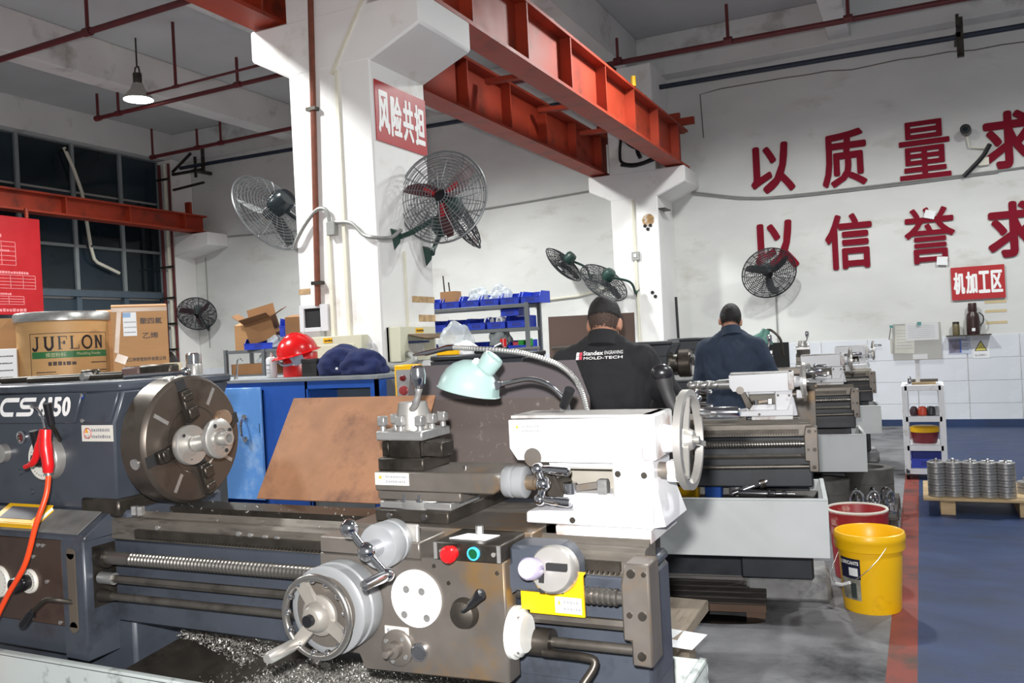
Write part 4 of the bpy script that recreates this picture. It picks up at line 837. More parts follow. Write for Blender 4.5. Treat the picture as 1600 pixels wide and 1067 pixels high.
# air gun hung on the speed dial
t = T('air_blow_gun', 'red air blow gun with thin nozzle hung on the speed dial', 'air gun', Pg(-1.8, -.25, 1.15), W=True)
MB().tube([Pg(-1.80, -.245, 1.235), Pg(-1.797, -.25, 1.19), Pg(-1.79, -.25, 1.14), Pg(-1.792, -.25, 1.115)], [.016, .018, .016, .014], 12, smooth=3).build('gun_body', REDP, t)
MB().tube([Pg(-1.815, -.245, 1.235), Pg(-1.83, -.248, 1.19), Pg(-1.85, -.25, 1.145), Pg(-1.89, -.25, 1.128)], [.008, .010, .010, .007], 8, smooth=4).build('trigger', REDP, t)
MB().tube([Pg(-1.803, -.245, 1.24), Pg(-1.82, -.24, 1.275), Pg(-1.85, -.235, 1.298), Pg(-1.88, -.232, 1.308)], .0035, 8, smooth=4).build('nozzle', CHROME, t)
MB().cyl(Pg(-1.792, -.25, 1.12), Pg(-1.79, -.25, 1.1), .008, n=10).build('coupling', STEELG, t)
MB().tube([Pg(-1.79, -.25, 1.105), Pg(-1.785, -.265, 1.05), Pg(-1.80, -.29, .97), Pg(-1.84, -.30, .86), P(-1.90, -.30, .76), P(-1.97, -.3, .66), P(-2.03, -.3, .5), P(-2.1, -.34, .3), P(-2.12, -.36, .012)], .0075, 10, smooth=6).build('air_hose', ORANGEH, t)
# notebook on the gearbox
R = Matrix.Rotation(math.radians(30.3), 3, 'X')
t = T('notebook', 'yellow-edged notebook lying on the gearbox top', 'notebook', P(-1.98, -.18, .96), W=True)
MB().obox(P(-1.985, -.185, .961), (.2, .08, .003), R).build('back_cover', YELL, t)
MB().obox(P(-1.985, -.185, .968), (.197, .077, .010), R).build('pages', PAPER, t); tc_ = MB().obox(P(-1.985, -.1855, .9752), (.2, .08, .003), R).build('front_cover', YELL, t)
MB().obox(P(-1.98, -.186, .9772), (.15, .052, .0012), R).build('cover_panel', M('cover_dark', '#5a565c', .5), t); MB().obox(P(-1.985, -.2215, .9475), (.2, .002, .016), R).build('spine', YELL, t)
# tools on the headstock
def tool(nm, a, b, r, label, head=None, cat='tool'):
    t = T(nm, label, cat, (Vector(a)+Vector(b))/2, W=True)
    MB().tube([a, b], r, 8).build('shank', STEELD, t)
    if head: head(t)
    return t
zt = 1.362
a, b = Vector((-2.9, 1.93, zt+.011)), Vector((-2.42, 2.08, zt+.014))
def hd(t):
    MB().obox(Vector((-2.58, 2.035, zt+.02)), (.06, .03, .03), Matrix.Rotation(.25, 3, 'Z')).build('socket_head', STEELD, t, bev=.005)
    MB().cyl((-2.43, 2.077, zt+.016), (-2.39, 2.09, zt+.016), .016, n=12).build('tip', STEELG, t)
tool('chuck_wrench', a, b, .0105, 'long dark steel chuck wrench lying on the headstock cover', hd)
tool('hex_bar', Vector((-2.66, 1.86, zt+.010)), Vector((-2.36, 1.98, zt+.010)), .009, 'shorter steel bar with a round end lying before the wrench', lambda t: MB().cyl((-2.47, 1.915, zt+.014), (-2.47, 1.95, zt+.014), .013, n=12).build('round_end', STEELG, t))
t = T('hand_grinder_block', 'dark block tool with brown grip on the headstock near the chuck', 'tool', (-2.3, 2.05, zt), W=True)
MB().obox((-2.35, 2.02, zt+.02), (.07, .05, .035), Matrix.Rotation(.2, 3, 'Z')).build('grip', M('grip_brown', '#5a4642', .6), t, bev=.006); MB().obox((-2.26, 2.04, zt+.022), (.12, .05, .04), Matrix.Rotation(.2, 3, 'Z')).build('block', STEELD, t, bev=.006)
t = T('spanner', 'bright steel spanner on the headstock behind the chuck', 'tool', (-2.2, 2.0, zt), W=True)
MB().tube([(-2.26, 1.9, zt+.008), (-2.14, 1.97, zt+.012), (-2.1, 2.0, zt+.014)], .007, 8).sph((-2.1, 2.0, zt+.015), .016, n=12).build('shank', CHROME, t)
# hardboard sheet and lamp, coolant hose
solo(MB().sheet(P(-1.41, .2, .968), P(-.86, .2, .968), P(-.86, .40, 1.267), P(-1.41, .40, 1.267), -.006), 'hardboard_sheet', HARDB, 'stained brown hardboard sheet leaning behind the lathe bed', 'board', P(-1.1, .25, .968), smooth=0)
t = T('work_lamp', 'mint green work lamp on a chrome gooseneck above the tailstock', 'lamp', P(-.313, .14, 1.246), W=True)
MB().rev([(.012, 0), (.03, .004), (.052, .016), (.069, .034), (.079, .058), (.083, .082), (.086, .084), (.082, .086), (.075, .058), (.064, .036), (.046, .02)], P(-.567, .12, 1.375), Vector((-.25, -.03, -.97)), 44, caps=True).build('lamp_shade', LAMPG, t, smooth=60)
MB().rev([(.02, -.02), (.026, .0), (.029, .05), (.026, .056), (.022, .056), (.02, .05), (0, .05)], P(-.545, .12, 1.34), Vector((.66, .0, .75)), 28).build('lamp_socket', LAMPG, t)
MB().obox(P(-.552, .105, 1.372), (.012, .02, .014), Matrix.Rotation(-.8, 3, 'Y')).build('lamp_switch', PAPER, t)
MB().bar(P(-.52, .12, 1.335), P(-.495, .12, 1.31), .022, .012).cyl(P(-.498, .105, 1.308), P(-.498, .135, 1.308), .011, n=14).build('swivel_joint', CHROME, t)
MB().tube([P(-.497, .12, 1.308), P(-.47, .125, 1.314), P(-.414, .13, 1.321), P(-.365, .135, 1.305), P(-.328, .14, 1.27), P(-.315, .14, 1.235), P(-.315, .14, 1.2)], .007, 10, smooth=6).build('gooseneck', CHROME, t)
MB().cyl(P(-.315, .14, .97), P(-.315, .14, 1.21), .012, n=14).build('lamp_post', STEELD, t)
t = T('coolant_hose', 'ribbed steel coolant hose arching over the lamp to a pointed nozzle', 'hose', P(-.28, .19, 1.0), W=True)
pts = catmull([P(-.277, .18, 1.22), P(-.291, .18, 1.28), P(-.314, .18, 1.322), P(-.357, .18, 1.356), P(-.429, .175, 1.382), P(-.503, .17, 1.397), P(-.599, .165, 1.407), P(-.655, .16, 1.412)], 22)
MB().tube(pts, [.0075 if i % 2 else .0062 for i in range(len(pts))], 10).build('flexible_tube', STEELG, t, smooth=0)
MB().tube([P(-.65, .16, 1.412), P(-.67, .16, 1.412), P(-.70, .158, 1.406), P(-.735, .155, 1.4), P(-.745, .155, 1.4), P(-.776, .153, 1.396)], [.0085, .0085, .007, .008, .0065, .003], 12).build('nozzle', CHROME, t)
MB().rev([(.016, 0), (.016, .02), (.011, .024), (.011, .04), (.014, .042), (.014, .05)], P(-.275, .18, 1.18), (0, 0, 1), 12).build('hose_fitting', M('brass', '#8f8668', .35, .7), t)
MB().cyl(P(-.275, .18, .96), P(-.275, .18, 1.19), .010, n=12).build('feed_pipe', STEELG, t)
# twist drill in the second tailstock
t = T('twist_drill', 'thick twist drill held in the second lathe tailstock', 'drill bit', (-.46, 4.38, 0), .13)
MB().cyl((-.40, 0, 1.152), (-.47, 0, 1.152), .027, .023).build('quill', STEELG, t)
m = MB(); vs = []; n = 60
for i in range(n+1):
    x = -.46-.17*i/n; tw = i/n*PI*3; row = []
    for k in range(12):
        a = 2*PI*k/12; rr = .021*(1-.42*max(0, math.cos(2*(a-tw)))**3)*(1 if i < n-5 else (n-i)/5*.9+.05); row.append(Vector((x, rr*math.cos(a), 1.152+rr*math.sin(a))))
    m.v += row
for i in range(n):
    for k in range(12): m.f.append([i*12+k, i*12+(k+1) % 12, (i+1)*12+(k+1) % 12, (i+1)*12+k]); m.mi.append(0)
m.build('flute', STEELG, t, smooth=50)

# ------------------------------------------------------------------ blue cabinet and what stands on it
ct = T('tool_cabinet', 'blue steel tool cabinet with a light blue door, before the near column', 'cabinet', (-3.6, 4.25, 0), W=True)
cx0, cx1, cy0, cy1, cz = -4.75, -2.93, 4.25, 4.86, 1.25
m = MB().box(cx0, cx1, cy0, cy0+.02, .1, .16).box(cx0, cx1, cy0, cy0+.02, cz-.06, cz-.012).box(cx0, cx0+.05, cy0, cy0+.02, .16, cz-.06).box(cx1-.05, cx1, cy0, cy0+.02, .1, cz-.06).box(-3.80, -3.46, cy0, cy0+.02, .16, cz-.06).box(cx0, cx1, cy1-.02, cy1, .1, cz).box(cx0, cx0+.02, cy0, cy1, .1, cz).box(cx1-.02, cx1, cy0, cy1, .1, cz).box(cx0, cx1, cy0, cy1, .1, .12).box(-3.47, -3.45, cy0, cy1, .1, cz)
m.build('carcass', BLUEC, ct)
B(cx0-.01, cx1+.012, cy0-.012, cy1, cz-.012, cz+.012).build('cabinet_top', M('top_grey', '#84888c', .5, .2, var=.15, sc=6), ct, bev=.003)
B(cx1, cx1+.09, cy0+.1, cy1, .1, cz-.02).build('side_panel', RACKG, ct)
d1 = MB().obox((-4.01, cy0-.014, .85), (.40, .02, .72)).build('door', BLUEL, ct, bev=.004)
h = MB().cyl((-3.945, cy0-.024, 1.02), (-3.945, cy0-.032, 1.02), .02, n=16).cyl((-3.945, cy0-.024, .88), (-3.945, cy0-.032, .88), .02, n=16).tube([(-3.945, cy0-.03, 1.015), (-3.945, cy0-.06, .99), (-3.945, cy0-.06, .91), (-3.945, cy0-.03, .885)], .008, 8, smooth=3); h.build('handle', CHROME, d1)
B(-3.83, -3.826, cy0-.0255, cy0-.0245, .92, .98).build('door_slot', DARKIN, d1)
d2 = B(-4.68, -4.23, cy0-.024, cy0-.004, .49, 1.21).build('door', BLUEL, ct, bev=.004)
for i in range(3): B(-3.44, -2.99, cy0+.01, cy0+.03, .2+i*.25, .42+i*.25).build('drawer', RACKG, ct, bev=.004)
B(-3.45, -2.98, cy0+.3, cy0+.32, .97, 1.2).build('inner_panel', M('inner_grey', '#5b6670', .4, .3), ct)
B(-3.45, -2.98, cy0+.02, cy0+.5, .95, .97).build('shelf', RACKG, ct)
solo(MB().tube([(-3.42, 4.33, .985), (-3.05, 4.35, 1.09)], .014, 8), 'steel_bar', STEELD, 'dark steel bar sloping inside the open bay of the blue cabinet', 'bar', (-3.2, 4.34, .985))
zc = cz+.012
t = T('safety_helmet', 'red safety helmet with grey straps tipped on the red tin', 'helmet', (-3.72, 4.5, zc+.18), W=True)
Rh = Matrix.Rotation(math.radians(-8), 4, 'Y') @ Matrix.Rotation(math.radians(12), 4, 'X')
def hm(m): return m.xf(Matrix.Translation((-3.72, 4.5, zc+.16)) @ Rh)
n = 28; dome = MB(); prof = []
for i in range(9):
    a = i/8*PI/2; prof.append((.135*math.cos(a) if i < 8 else .001, .125*math.sin(a)))
dome.rev([(.132, -.002), (.135, 0)]+prof[1:], (0, 0, 0), (0, 0, 1), n, caps=False)
hm(dome).build('shell', REDH, t)
hm(MB().rev([(.134, 0), (.155, -.008), (.155, -.012), (.132, -.004)], (0, 0, 0), (0, 0, 1), n, caps=False)).build('brim', REDH, t)
hm(MB().obox((-.15, 0, -.012), (.09, .16, .008), Matrix.Rotation(-.25, 3, 'Y'))).build('peak', REDH, t, bev=.003)
hm(MB().tube([(.0, -.13, .12*math.cos(a)*0+.0) if False else (.13*math.cos(a), 0, .128*math.sin(a)) for a in [PI*i/10 for i in range(11)]], .007, 6)).build('crest', REDH, t)
hm(MB().tube([(-.1, -.1, -.01), (-.04, -.13, -.05), (.03, -.12, -.055), (.07, -.12, -.02), (.1, -.09, -.005)], .008, 6, smooth=3).sheet((.03, -.137, -.005), (.11, -.1, -.005), (.12, -.1, -.06), (.06, -.13, -.075), .003)).build('strap', M('strap_grey', '#85899a', .7), t)
t = T('red_tin', 'round red tin with a white stripe under the red helmet', 'tin', (-3.715, 4.52, zc), W=True)
MB().rev([(.112, 0), (.114, .005), (.114, .155), (.11, .16)], (-3.715, 4.52, zc), (0, 0, 1), 32).build('tin_body', REDP, t); MB().pipe((-3.715, 4.52, zc+.075), (-3.715, 4.52, zc+.085), .1148, .113, 32).build('stripe', WHITEP, t)
t = T('spray_can', 'white spray can standing on the blue cabinet', 'spray can', (-3.9, 4.45, zc), W=True)
MB().rev([(.033, 0), (.035, .004), (.035, .12), (.03, .13), (.014, .138)], (-3.9, 4.45, zc), (0, 0, 1), 24).build('can_body', TWHITE, t); MB().rev([(.014, .138), (.014, .15), (.008, .155), (.008, .165)], (-3.9, 4.45, zc), (0, 0, 1), 12).build('nozzle', STEELG, t)
bars(MB(), (-3.917, 4.4145, zc+.03), (1, 0, 0), (0, 0, 1), [(0, .0, .034, .008), (0, .02, .03, .008), (0, .05, .034, .012)], 3).build('lettering', GREYP, t, smooth=0)
t = T('black_toolbox', 'small scuffed black box beside the red tin', 'box', (-3.55, 4.42, zc), W=True)
B(-3.61, -3.49, 4.4, 4.52, zc, zc+.112).build('box_body', BLACKR, t, bev=.003); B(-3.612, -3.488, 4.398, 4.522, zc+.085, zc+.113).build('box_lid', BLACKR, t, bev=.004)
t = T('wire_hook', 'bent white wire hook standing on the cabinet edge', 'hook', (-4.1, 4.4, zc), W=True)
MB().tube([(-4.115, 4.35, zc+.02), (-4.105, 4.35, zc+.08), (-4.1, 4.35, zc+.12), (-4.08, 4.35, zc+.135), (-4.055, 4.35, zc+.12)], .006, 8, smooth=4).build('wire', CHROME, t); MB().cyl((-4.12, 4.35, zc), (-4.115, 4.35, zc+.022), .014, .012).build('base', CHROME, t)
# navy work clothes: a draped lump
def cloth_lump(name, c, s, mat, label, cat, seed, amp=.25, loc=None):
    bm = bmesh.new(); bmesh.ops.create_icosphere(bm, subdivisions=5, radius=1)
    for q in bm.verts:
        p = q.co.copy(); k = 1+amp*noise.noise(p*1.4+Vector((seed, 0, 0)))+amp*.3*noise.noise(p*3.0+Vector((0, seed, 0)))+amp*.08*abs(noise.noise(p*6))
        q.co = Vector((p.x*k*s[0], p.y*k*s[1], max(-.5, p.z)*k*s[2]))+Vector(c)-Vector(loc or c)
        if q.co.z+Vector(loc or c).z < Vector(c).z-.48*s[2]: q.co.z = Vector(c).z-.48*s[2]-Vector(loc or c).z
    me = bpy.data.meshes.new(name); bm.to_mesh(me); bm.free(); me.materials.append(mat); me.shade_smooth()
    o = bpy.data.objects.new(name, me); COL.objects.link(o); o.location = loc or c
    return tag(o, label, cat)
o = cloth_lump('work_jacket', (-3.37, 4.52, zc+.06), (.17, .17, .125), NAVY, 'navy work clothes heaped on the blue cabinet', 'clothes', 4.2, .3)
k = cloth_lump('sleeve', (-3.18, 4.48, zc+.055), (.15, .13, .11), NAVY, '', '', 9.1, .3); del k['label'], k['category']; k.parent = o; k.location = k.location-o.location
o2 = MB().cyl((-3.3, 4.36, zc+.045), (-3.296, 4.352, zc+.045), .008, n=12).build('button', PAPER, None, loc=(-3.37, 4.52, zc+.06)); o2.parent = o; o2.location = (0, 0, 0)
# ------------------------------------------------------------------ column boxes
t = T('meter_panel', 'white meter panel with a dark square opening on the near column', 'panel', (-3.85, 4.88, 1.52), W=True)
m = MB().box(-3.985, -3.945, 4.86, 4.888, 1.56, 1.75).box(-3.8, -3.735, 4.86, 4.888, 1.56, 1.75).box(-3.945, -3.8, 4.86, 4.888, 1.725, 1.75).box(-3.945, -3.8, 4.86, 4.888, 1.56, 1.59); m.build('panel_frame', TWHITE, t, bev=.002)
B(-3.945, -3.8, 4.875, 4.888, 1.59, 1.725).build('dark_opening', DARKIN, t)
MB().cyl((-3.79, 4.87, 1.44), (-3.79, 4.87, 1.56), .022, n=12).build('conduit_stub', CONDG, t)
def sbox(name, x0, x1, y0, y1, z0, z1, label, face, open_=False):
    t = T(name, label, 'electric box', ((x0+x1)/2, (y0+y1)/2, z0), W=True)
    if not open_: B(x0, x1, y0, y1, z0, z1).build('case', BEIGE, t, bev=.004)
    return t
t = sbox('switch_cabinet', -3.84, -3.42, 4.80, 4.888, 1.3, 1.52, 'beige electric cabinet with yellow label on the column front', 'y')
B(-3.80, -3.48, 4.795, 4.80, 1.32, 1.46).build('cabinet_door', BEIGE, t, bev=.003)
lb = B(-3.735, -3.66, 4.797, 4.7995, 1.475, 1.508).build('yellow_label', YELL, t); bars(MB(), (-3.73, 4.7965, 1.484), (1, 0, 0), (0, 0, 1), [(.005, 0, .055, .014)], 4).build('lettering', BLACKP, lb, smooth=0)
t = T('socket_plate', 'white double socket plate on the near column', 'socket', (-3.46, 4.87, 1.36), W=True)
B(-3.535, -3.37, 4.865, 4.888, 1.36, 1.46).build('plate', TWHITE, t, bev=.003)
for x in (-3.5, -3.485, -3.42, -3.405): B(x, x+.004, 4.864, 4.8655, 1.4, 1.415).build('socket_hole', BLACKP, t)
t = T('breaker_box', 'open beige breaker box with yellow label on the column side', 'electric box', (-3.25, 5.1, 1.36), W=True)
x0, x1, y0, y1, z0, z1 = -3.3, -3.19, 4.93, 5.4, 1.32, 1.56
MB().box(x0, x1, y0, y0+.1, z0, z1).box(x0, x1, y1-.02, y1, z0, z1).box(x0, x1, y0+.1, y1-.02, z1-.06, z1).box(x0, x1, y0+.1, y1-.02, z0, z0+.04).box(x0, x0+.02, y0, y1, z0, z1).build('case', BEIGE, t, bev=.003)
MB().sheet((x1, y0+.1, z1-.06), (x1+.13, y0+.14, z1-.09), (x1+.13, y1, z1-.09), (x1, y1-.02, z1-.06), .008).build('lid_flap', M('flap_brown', '#7a644c', .6), t)
for i in range(7): B(x0+.02, x0+.07, y0+.13+i*.036, y0+.16+i*.036, z0+.06, z0+.12).build('breaker', M('breaker_white', '#d5d3cb', .5), t)
B(x0+.02, x0+.074, y0+.12, y1-.03, z0+.125, z0+.14).build('busbar', M('bar_blue', '#3a4a86', .5), t)
lb = B(x1, x1+.002, y0+.2, y0+.3, z1-.045, z1-.012).build('yellow_label', YELL, t); bars(MB(), (x1+.0025, y0+.21, z1-.036), (0, 1, 0), (0, 0, 1), [(0, 0, .08, .014)], 6).build('lettering', BLACKP, lb, smooth=0)
solo(MB().tube([(-3.33, 4.76, 1.41), (-3.285, 4.79, 1.345), (-3.2, 4.8, 1.295), (-3.11, 4.84, 1.295), (-3.07, 4.9, 1.325), (-3.13, 4.97, 1.36), (-3.18, 5.0, 1.37)], .024, 10, smooth=6), 'flexible_conduit', CONDG, 'grey flexible conduit looping from the cabinet top to the breaker box', 'conduit', (-3.1, 4.85, 1.25))
t = T('junction_box', 'grey junction box with two drooping conduits to the column fans', 'junction box', (-3.66, 4.87, 2.24), W=True)
B(-3.695, -3.625, 4.84, 4.888, 2.22, 2.315).build('box_body', CONDG, t, bev=.004)
MB().tube([(-3.63, 4.865, 2.31), (-3.5, 4.865, 2.29), (-3.4, 4.86, 2.2), (-3.3, 4.86, 2.17), (-3.27, 5.0, 2.18), (-3.25, 5.1, 2.24)], .014, 8, smooth=5).build('conduit', CONDG, t)
MB().tube([(-3.68, 4.865, 2.31), (-3.7, 4.86, 2.4), (-3.78, 4.855, 2.41), (-3.9, 4.85, 2.3), (-3.99, 4.86, 2.18), (-4.03, 4.95, 2.15)], .014, 8, smooth=5).build('conduit', CONDG, t)
# ------------------------------------------------------------------ drum, boxes behind the headstock on a bench
t = T('steel_bench', 'steel bench behind the near headstock, carrying drum and cartons', 'bench', (-3.95, 3.2, 0), W=True)
B(-5.1, -3.15, 2.66, 3.27, 1.14, 1.18).build('bench_top', RACKG, t, bev=.004)
for x in (-5.05, -3.2):
    for y in (2.71, 3.22): B(x-.03, x+.03, y-.03, y+.03, 0, 1.14).build('leg', RACKG, t)
B(-5.05, -3.2, 3.2, 3.24, .3, .36).build('stretcher', RACKG, t)
zb = 1.181
DC = Vector((-4.02, 3.02, zb)); DR = .215
t = T('fibre_drum', 'brown fibre drum with steel rim, printed with a green band', 'drum', DC, W=True)
MB().rev([(DR-.02, 0), (DR, 0), (DR, .47), (DR-.02, .47)], DC, (0, 0, 1), 64).build('drum_body', DRUMP, t)
MB().rev([(DR, .455), (DR+.012, .46), (DR+.012, .495), (DR+.004, .505), (DR-.012, .505), (DR-.02, .49), (0, .49)], DC, (0, 0, 1), 64).build('rim', STEELG, t)
MB().rev([(DR, 0), (DR+.008, .003), (DR+.008, .03), (DR, .035)], DC, (0, 0, 1), 64, caps=False).build('bottom_rim', STEELG, t)
ad0 = math.atan2(-DC.y, -DC.x)   # towards the viewer
def wrap(m, name, mat, lift=.0012, par=None, **k):
    """flat print (x along the wall of the drum, z up, y as lift) wrapped round the drum"""
    m.v = [DC+Vector((math.cos(ad0+.17+p.x/DR)*(DR+lift-p.y), math.sin(ad0+.17+p.x/DR)*(DR+lift-p.y), p.z)) for p in m.v]
    return m.build(name, mat, par or t, smooth=0, **k)
def gridquad(x0, x1, z0, z1, n=14):
    m = MB()
    for i in range(n):
        a, b = x0+(x1-x0)*i/n, x0+(x1-x0)*(i+1)/n; m.quad((a, 0, z0), (b, 0, z0), (b, 0, z1), (a, 0, z1))
    return m
wrap(gridquad(-.19, .2, .272, .305), 'green_band', M('band_green', '#2f6f3d', .5))
for x0, x1, z0, z1 in ((-.2, .205, .394, .397), (-.2, .205, .14, .143), (-.2, -.197, .143, .394), (.202, .205, .143, .394)): wrap(gridquad(x0, x1, z0, z1), 'print_border', M('print_brown', '#4a3a34', .6))
# serif capitals
LT = {'J': [[(.05, .2), (.05, .1), (.2, 0), (.42, .02), (.55, .2), (.55, 1)], [(.3, .97), (.8, .97)]], 'U': [[(.2, 1), (.2, .25), (.4, .02), (.62, .02), (.8, .25), (.8, 1)], [(0, .97), (.4, .97)], [(.62, .97), (1, .97)]],
      'F': [[(.25, 0), (.25, 1)], [(.05, .97), (.95, .97), (.95, .75)], [(.25, .5), (.7, .5)], [(.7, .38), (.7, .64)], [(.05, .03), (.5, .03)]], 'L': [[(.25, 0), (.25, 1)], [(.05, .97), (.48, .97)], [(.05, .03), (.95, .03), (.95, .3)]],
      'O': [[(.5+.4*math.cos(a), .5+.47*math.sin(a)) for a in [i*PI/10 for i in range(21)]]], 'N': [[(.2, 0), (.2, 1)], [(.2, .97), (.8, .03)], [(.8, 0), (.8, 1)], [(.02, .97), (.3, .97)], [(.62, .97), (.98, .97)], [(.02, .03), (.4, .03)]]}
x = -.185
for ch in 'JUFLON':
    m = MB(); wch = {'O': .06, 'N': .058, 'U': .054}.get(ch, .046)
    for st_ in LT[ch]:
        thick = .05 if len(st_) == 2 and abs(st_[0][1]-st_[1][1]) < .02 else (.2 if len(st_) < 8 else .16)
        if ch in 'FL' and len(st_) == 3: thick = .06
        ribbon(m, st_, thick, (x, 0, .314), (1, 0, 0), (0, 0, 1), wch, .066, eps=.0)
    wrap(m, 'letter', BLACKP); x += wch+.009
m = MB(); text(m, '模塑粉料', (-.12, 0, .277), (1, 0, 0), (0, 0, 1), .09, .022, eps=0); text(m, 'Moulding Powder', (.02, 0, .279), (1, 0, 0), (0, 0, 1), .13, .018, eps=0)
wrap(m, 'lettering', M('print_cream', '#c7c79c', .6), .0016)
m = MB()
for row in ((-.11, .235, .12, .02), (.09, .24, .1, .007), (-.17, .2, .09, .007), (-.17, .185, .1, .007), (.09, .2, .1, .007), (.09, .185, .1, .007), (-.17, .17, .09, .007)):
    m = MB(); bars(m, (0, 0, 0), (1, 0, 0), (0, 0, 1), [row], 5, eps=0); wrap(m, 'small_print', M('print_brown', '#4a3a34', .6))
def carton(name, c, size, rz, label, mat=CARD, flaps=(), z=None, group=None):
    t = T(name, label, 'box', c, rz, group)
    w_, d_, h_ = size; th = .008
    MB().box(-w_/2, w_/2, -d_/2, d_/2, 0, th).box(-w_/2, w_/2, -d_/2, -d_/2+th, th, h_).box(-w_/2, w_/2, d_/2-th, d_/2, th, h_).box(-w_/2, -w_/2+th, -d_/2+th, d_/2-th, th, h_).box(w_/2-th, w_/2, -d_/2+th, d_/2-th, th, h_).build('carton_body', mat, t)
    for side, ang in flaps:
        fl_ = (d_/2 if side in 'fb' else w_/2)*.98; ca, sa = math.cos(ang), math.sin(ang)
        if side == 'f': m = MB().sheet((-w_/2, -d_/2, h_), (w_/2, -d_/2, h_), (w_/2, -d_/2-fl_*ca, h_+fl_*sa), (-w_/2, -d_/2-fl_*ca, h_+fl_*sa), .005)
        if side == 'b': m = MB().sheet((-w_/2, d_/2, h_), (w_/2, d_/2, h_), (w_/2, d_/2+fl_*ca, h_+fl_*sa), (-w_/2, d_/2+fl_*ca, h_+fl_*sa), .005)
        if side == 'l': m = MB().sheet((-w_/2, -d_/2, h_), (-w_/2, d_/2, h_), (-w_/2-fl_*ca, d_/2, h_+fl_*sa), (-w_/2-fl_*ca, -d_/2, h_+fl_*sa), .005)
        if side == 'r': m = MB().sheet((w_/2, -d_/2, h_), (w_/2, d_/2, h_), (w_/2+fl_*ca, d_/2, h_+fl_*sa), (w_/2+fl_*ca, -d_/2, h_+fl_*sa), .005)
        m.build('flap', mat, t)
    return t
t = carton('carton', (-3.51, 3.06, zb), (.25, .2, .50), math.radians(50), 'tall brown carton wrapped in film with a white shipping label', flaps=(('f', math.radians(172)), ('b', math.radians(172))))
lb = MB().box(-.075, -.015, -.1025, -.1007, .36, .475).build('shipping_label', PAPER, t)
m = MB(); bars(m, (-.07, -.1029, .375), (1, 0, 0), (0, 0, 1), [(0, .0, .045, .006), (0, .025, .05, .005), (0, .05, .05, .005)], 2); m.build('lettering', GREYP, lb, smooth=0); B(-.075, -.04, -.1032, -.1026, .45, .473).build('label_band', M('label_blue', '#7fa3c9', .5), lb)
PB = M('print_brown', '#4a3a34', .6)
for q, x, z, w_, h_ in (('浙江神奇密封件有限公司', -.075, .235, .185, .02), ('聚四氟', 0, .415, .1, .032), ('乙烯', .01, .345, .07, .03)): text(MB(), q, (x, -.1005, z), (1, 0, 0), (0, 0, 1), w_, h_, bold=.02).build('lettering', PB, t, smooth=0)
m = MB(); bars(m, (-.075, -.1005, .17), (1, 0, 0), (0, 0, 1), [(0, .035, .18, .009), (0.03, .02, .14, .008), (.03, .0, .14, .008)], 8); m.build('lettering', M('print_brown', '#4a3a34', .6), t, smooth=0)
for c, sz, a in (((-.09, -.1015, .25), (.05, .002, .04), .4), ((.0, -.1015, .488), (.25, .002, .02), 0), ((-.1, -.1015, .38), (.02, .002, .2), .1)): MB().obox(c, sz, Matrix.Rotation(a, 3, 'Y')).build('tape', M('tape_clear', '#ab8660', .3, alpha=.7), t)
carton('carton', (-3.87, 3.23, zb), (.2, .09, .5), math.radians(49), 'plain brown carton between the drum and the film-wrapped carton', flaps=(('f', math.radians(165)),))
t = carton('carton', (-4.33, 2.86, zb), (.2, .16, .49), math.radians(50), 'brown carton with open flap cut by the picture edge, beside the drum', flaps=(('r', math.radians(-70)),))
t = T('white_carton', 'white printed carton in front of the drum at the picture edge', 'box', (-4.08, 2.83, zb), math.radians(50))
B(-.2, -.02, -.05, .05, 0, .33).build('carton_body', PAPER, t, bev=.003); bars(MB(), (-.12, -.051, .15), (1, 0, 0), (0, 0, 1), [(0, i*.035, .08, .007) for i in range(5)], 4).build('lettering', BLACKP, t, smooth=0, kind='stuff')
t = T('steel_flask', 'small steel flask standing behind the chuck', 'flask', (-3.2, 3.1, zb), W=True)
MB().rev([(.038, 0), (.04, .005), (.04, .2), (.036, .21)], (-3.2, 3.1, zb), (0, 0, 1), 20).build('flask_body', ALU, t); MB().rev([(.037, .21), (.037, .255), (.03, .262)], (-3.2, 3.1, zb), (0, 0, 1), 20).build('cap', CHROME, t)
carton('low_carton', (-3.36, 3.14, zb), (.14, .14, .17), .4, 'low brown carton behind the chuck under a tape roll', flaps=(('l', .4),))
solo(MB().pipe((-3.37, 3.12, zb+.171), (-3.37, 3.12, zb+.22), .05, .035, 24), 'tape_roll', M('tape_roll', '#d9cdb0', .6), 'cream roll of tape on the low carton', 'tape', (-3.37, 3.12, zb+.171))
cloth_lump('black_bag', (-3.5, 3.2, zb+.1), (.09, .05, .2), BLACKR, 'dark bag behind the film-wrapped carton', 'bag', 2.2, .35)
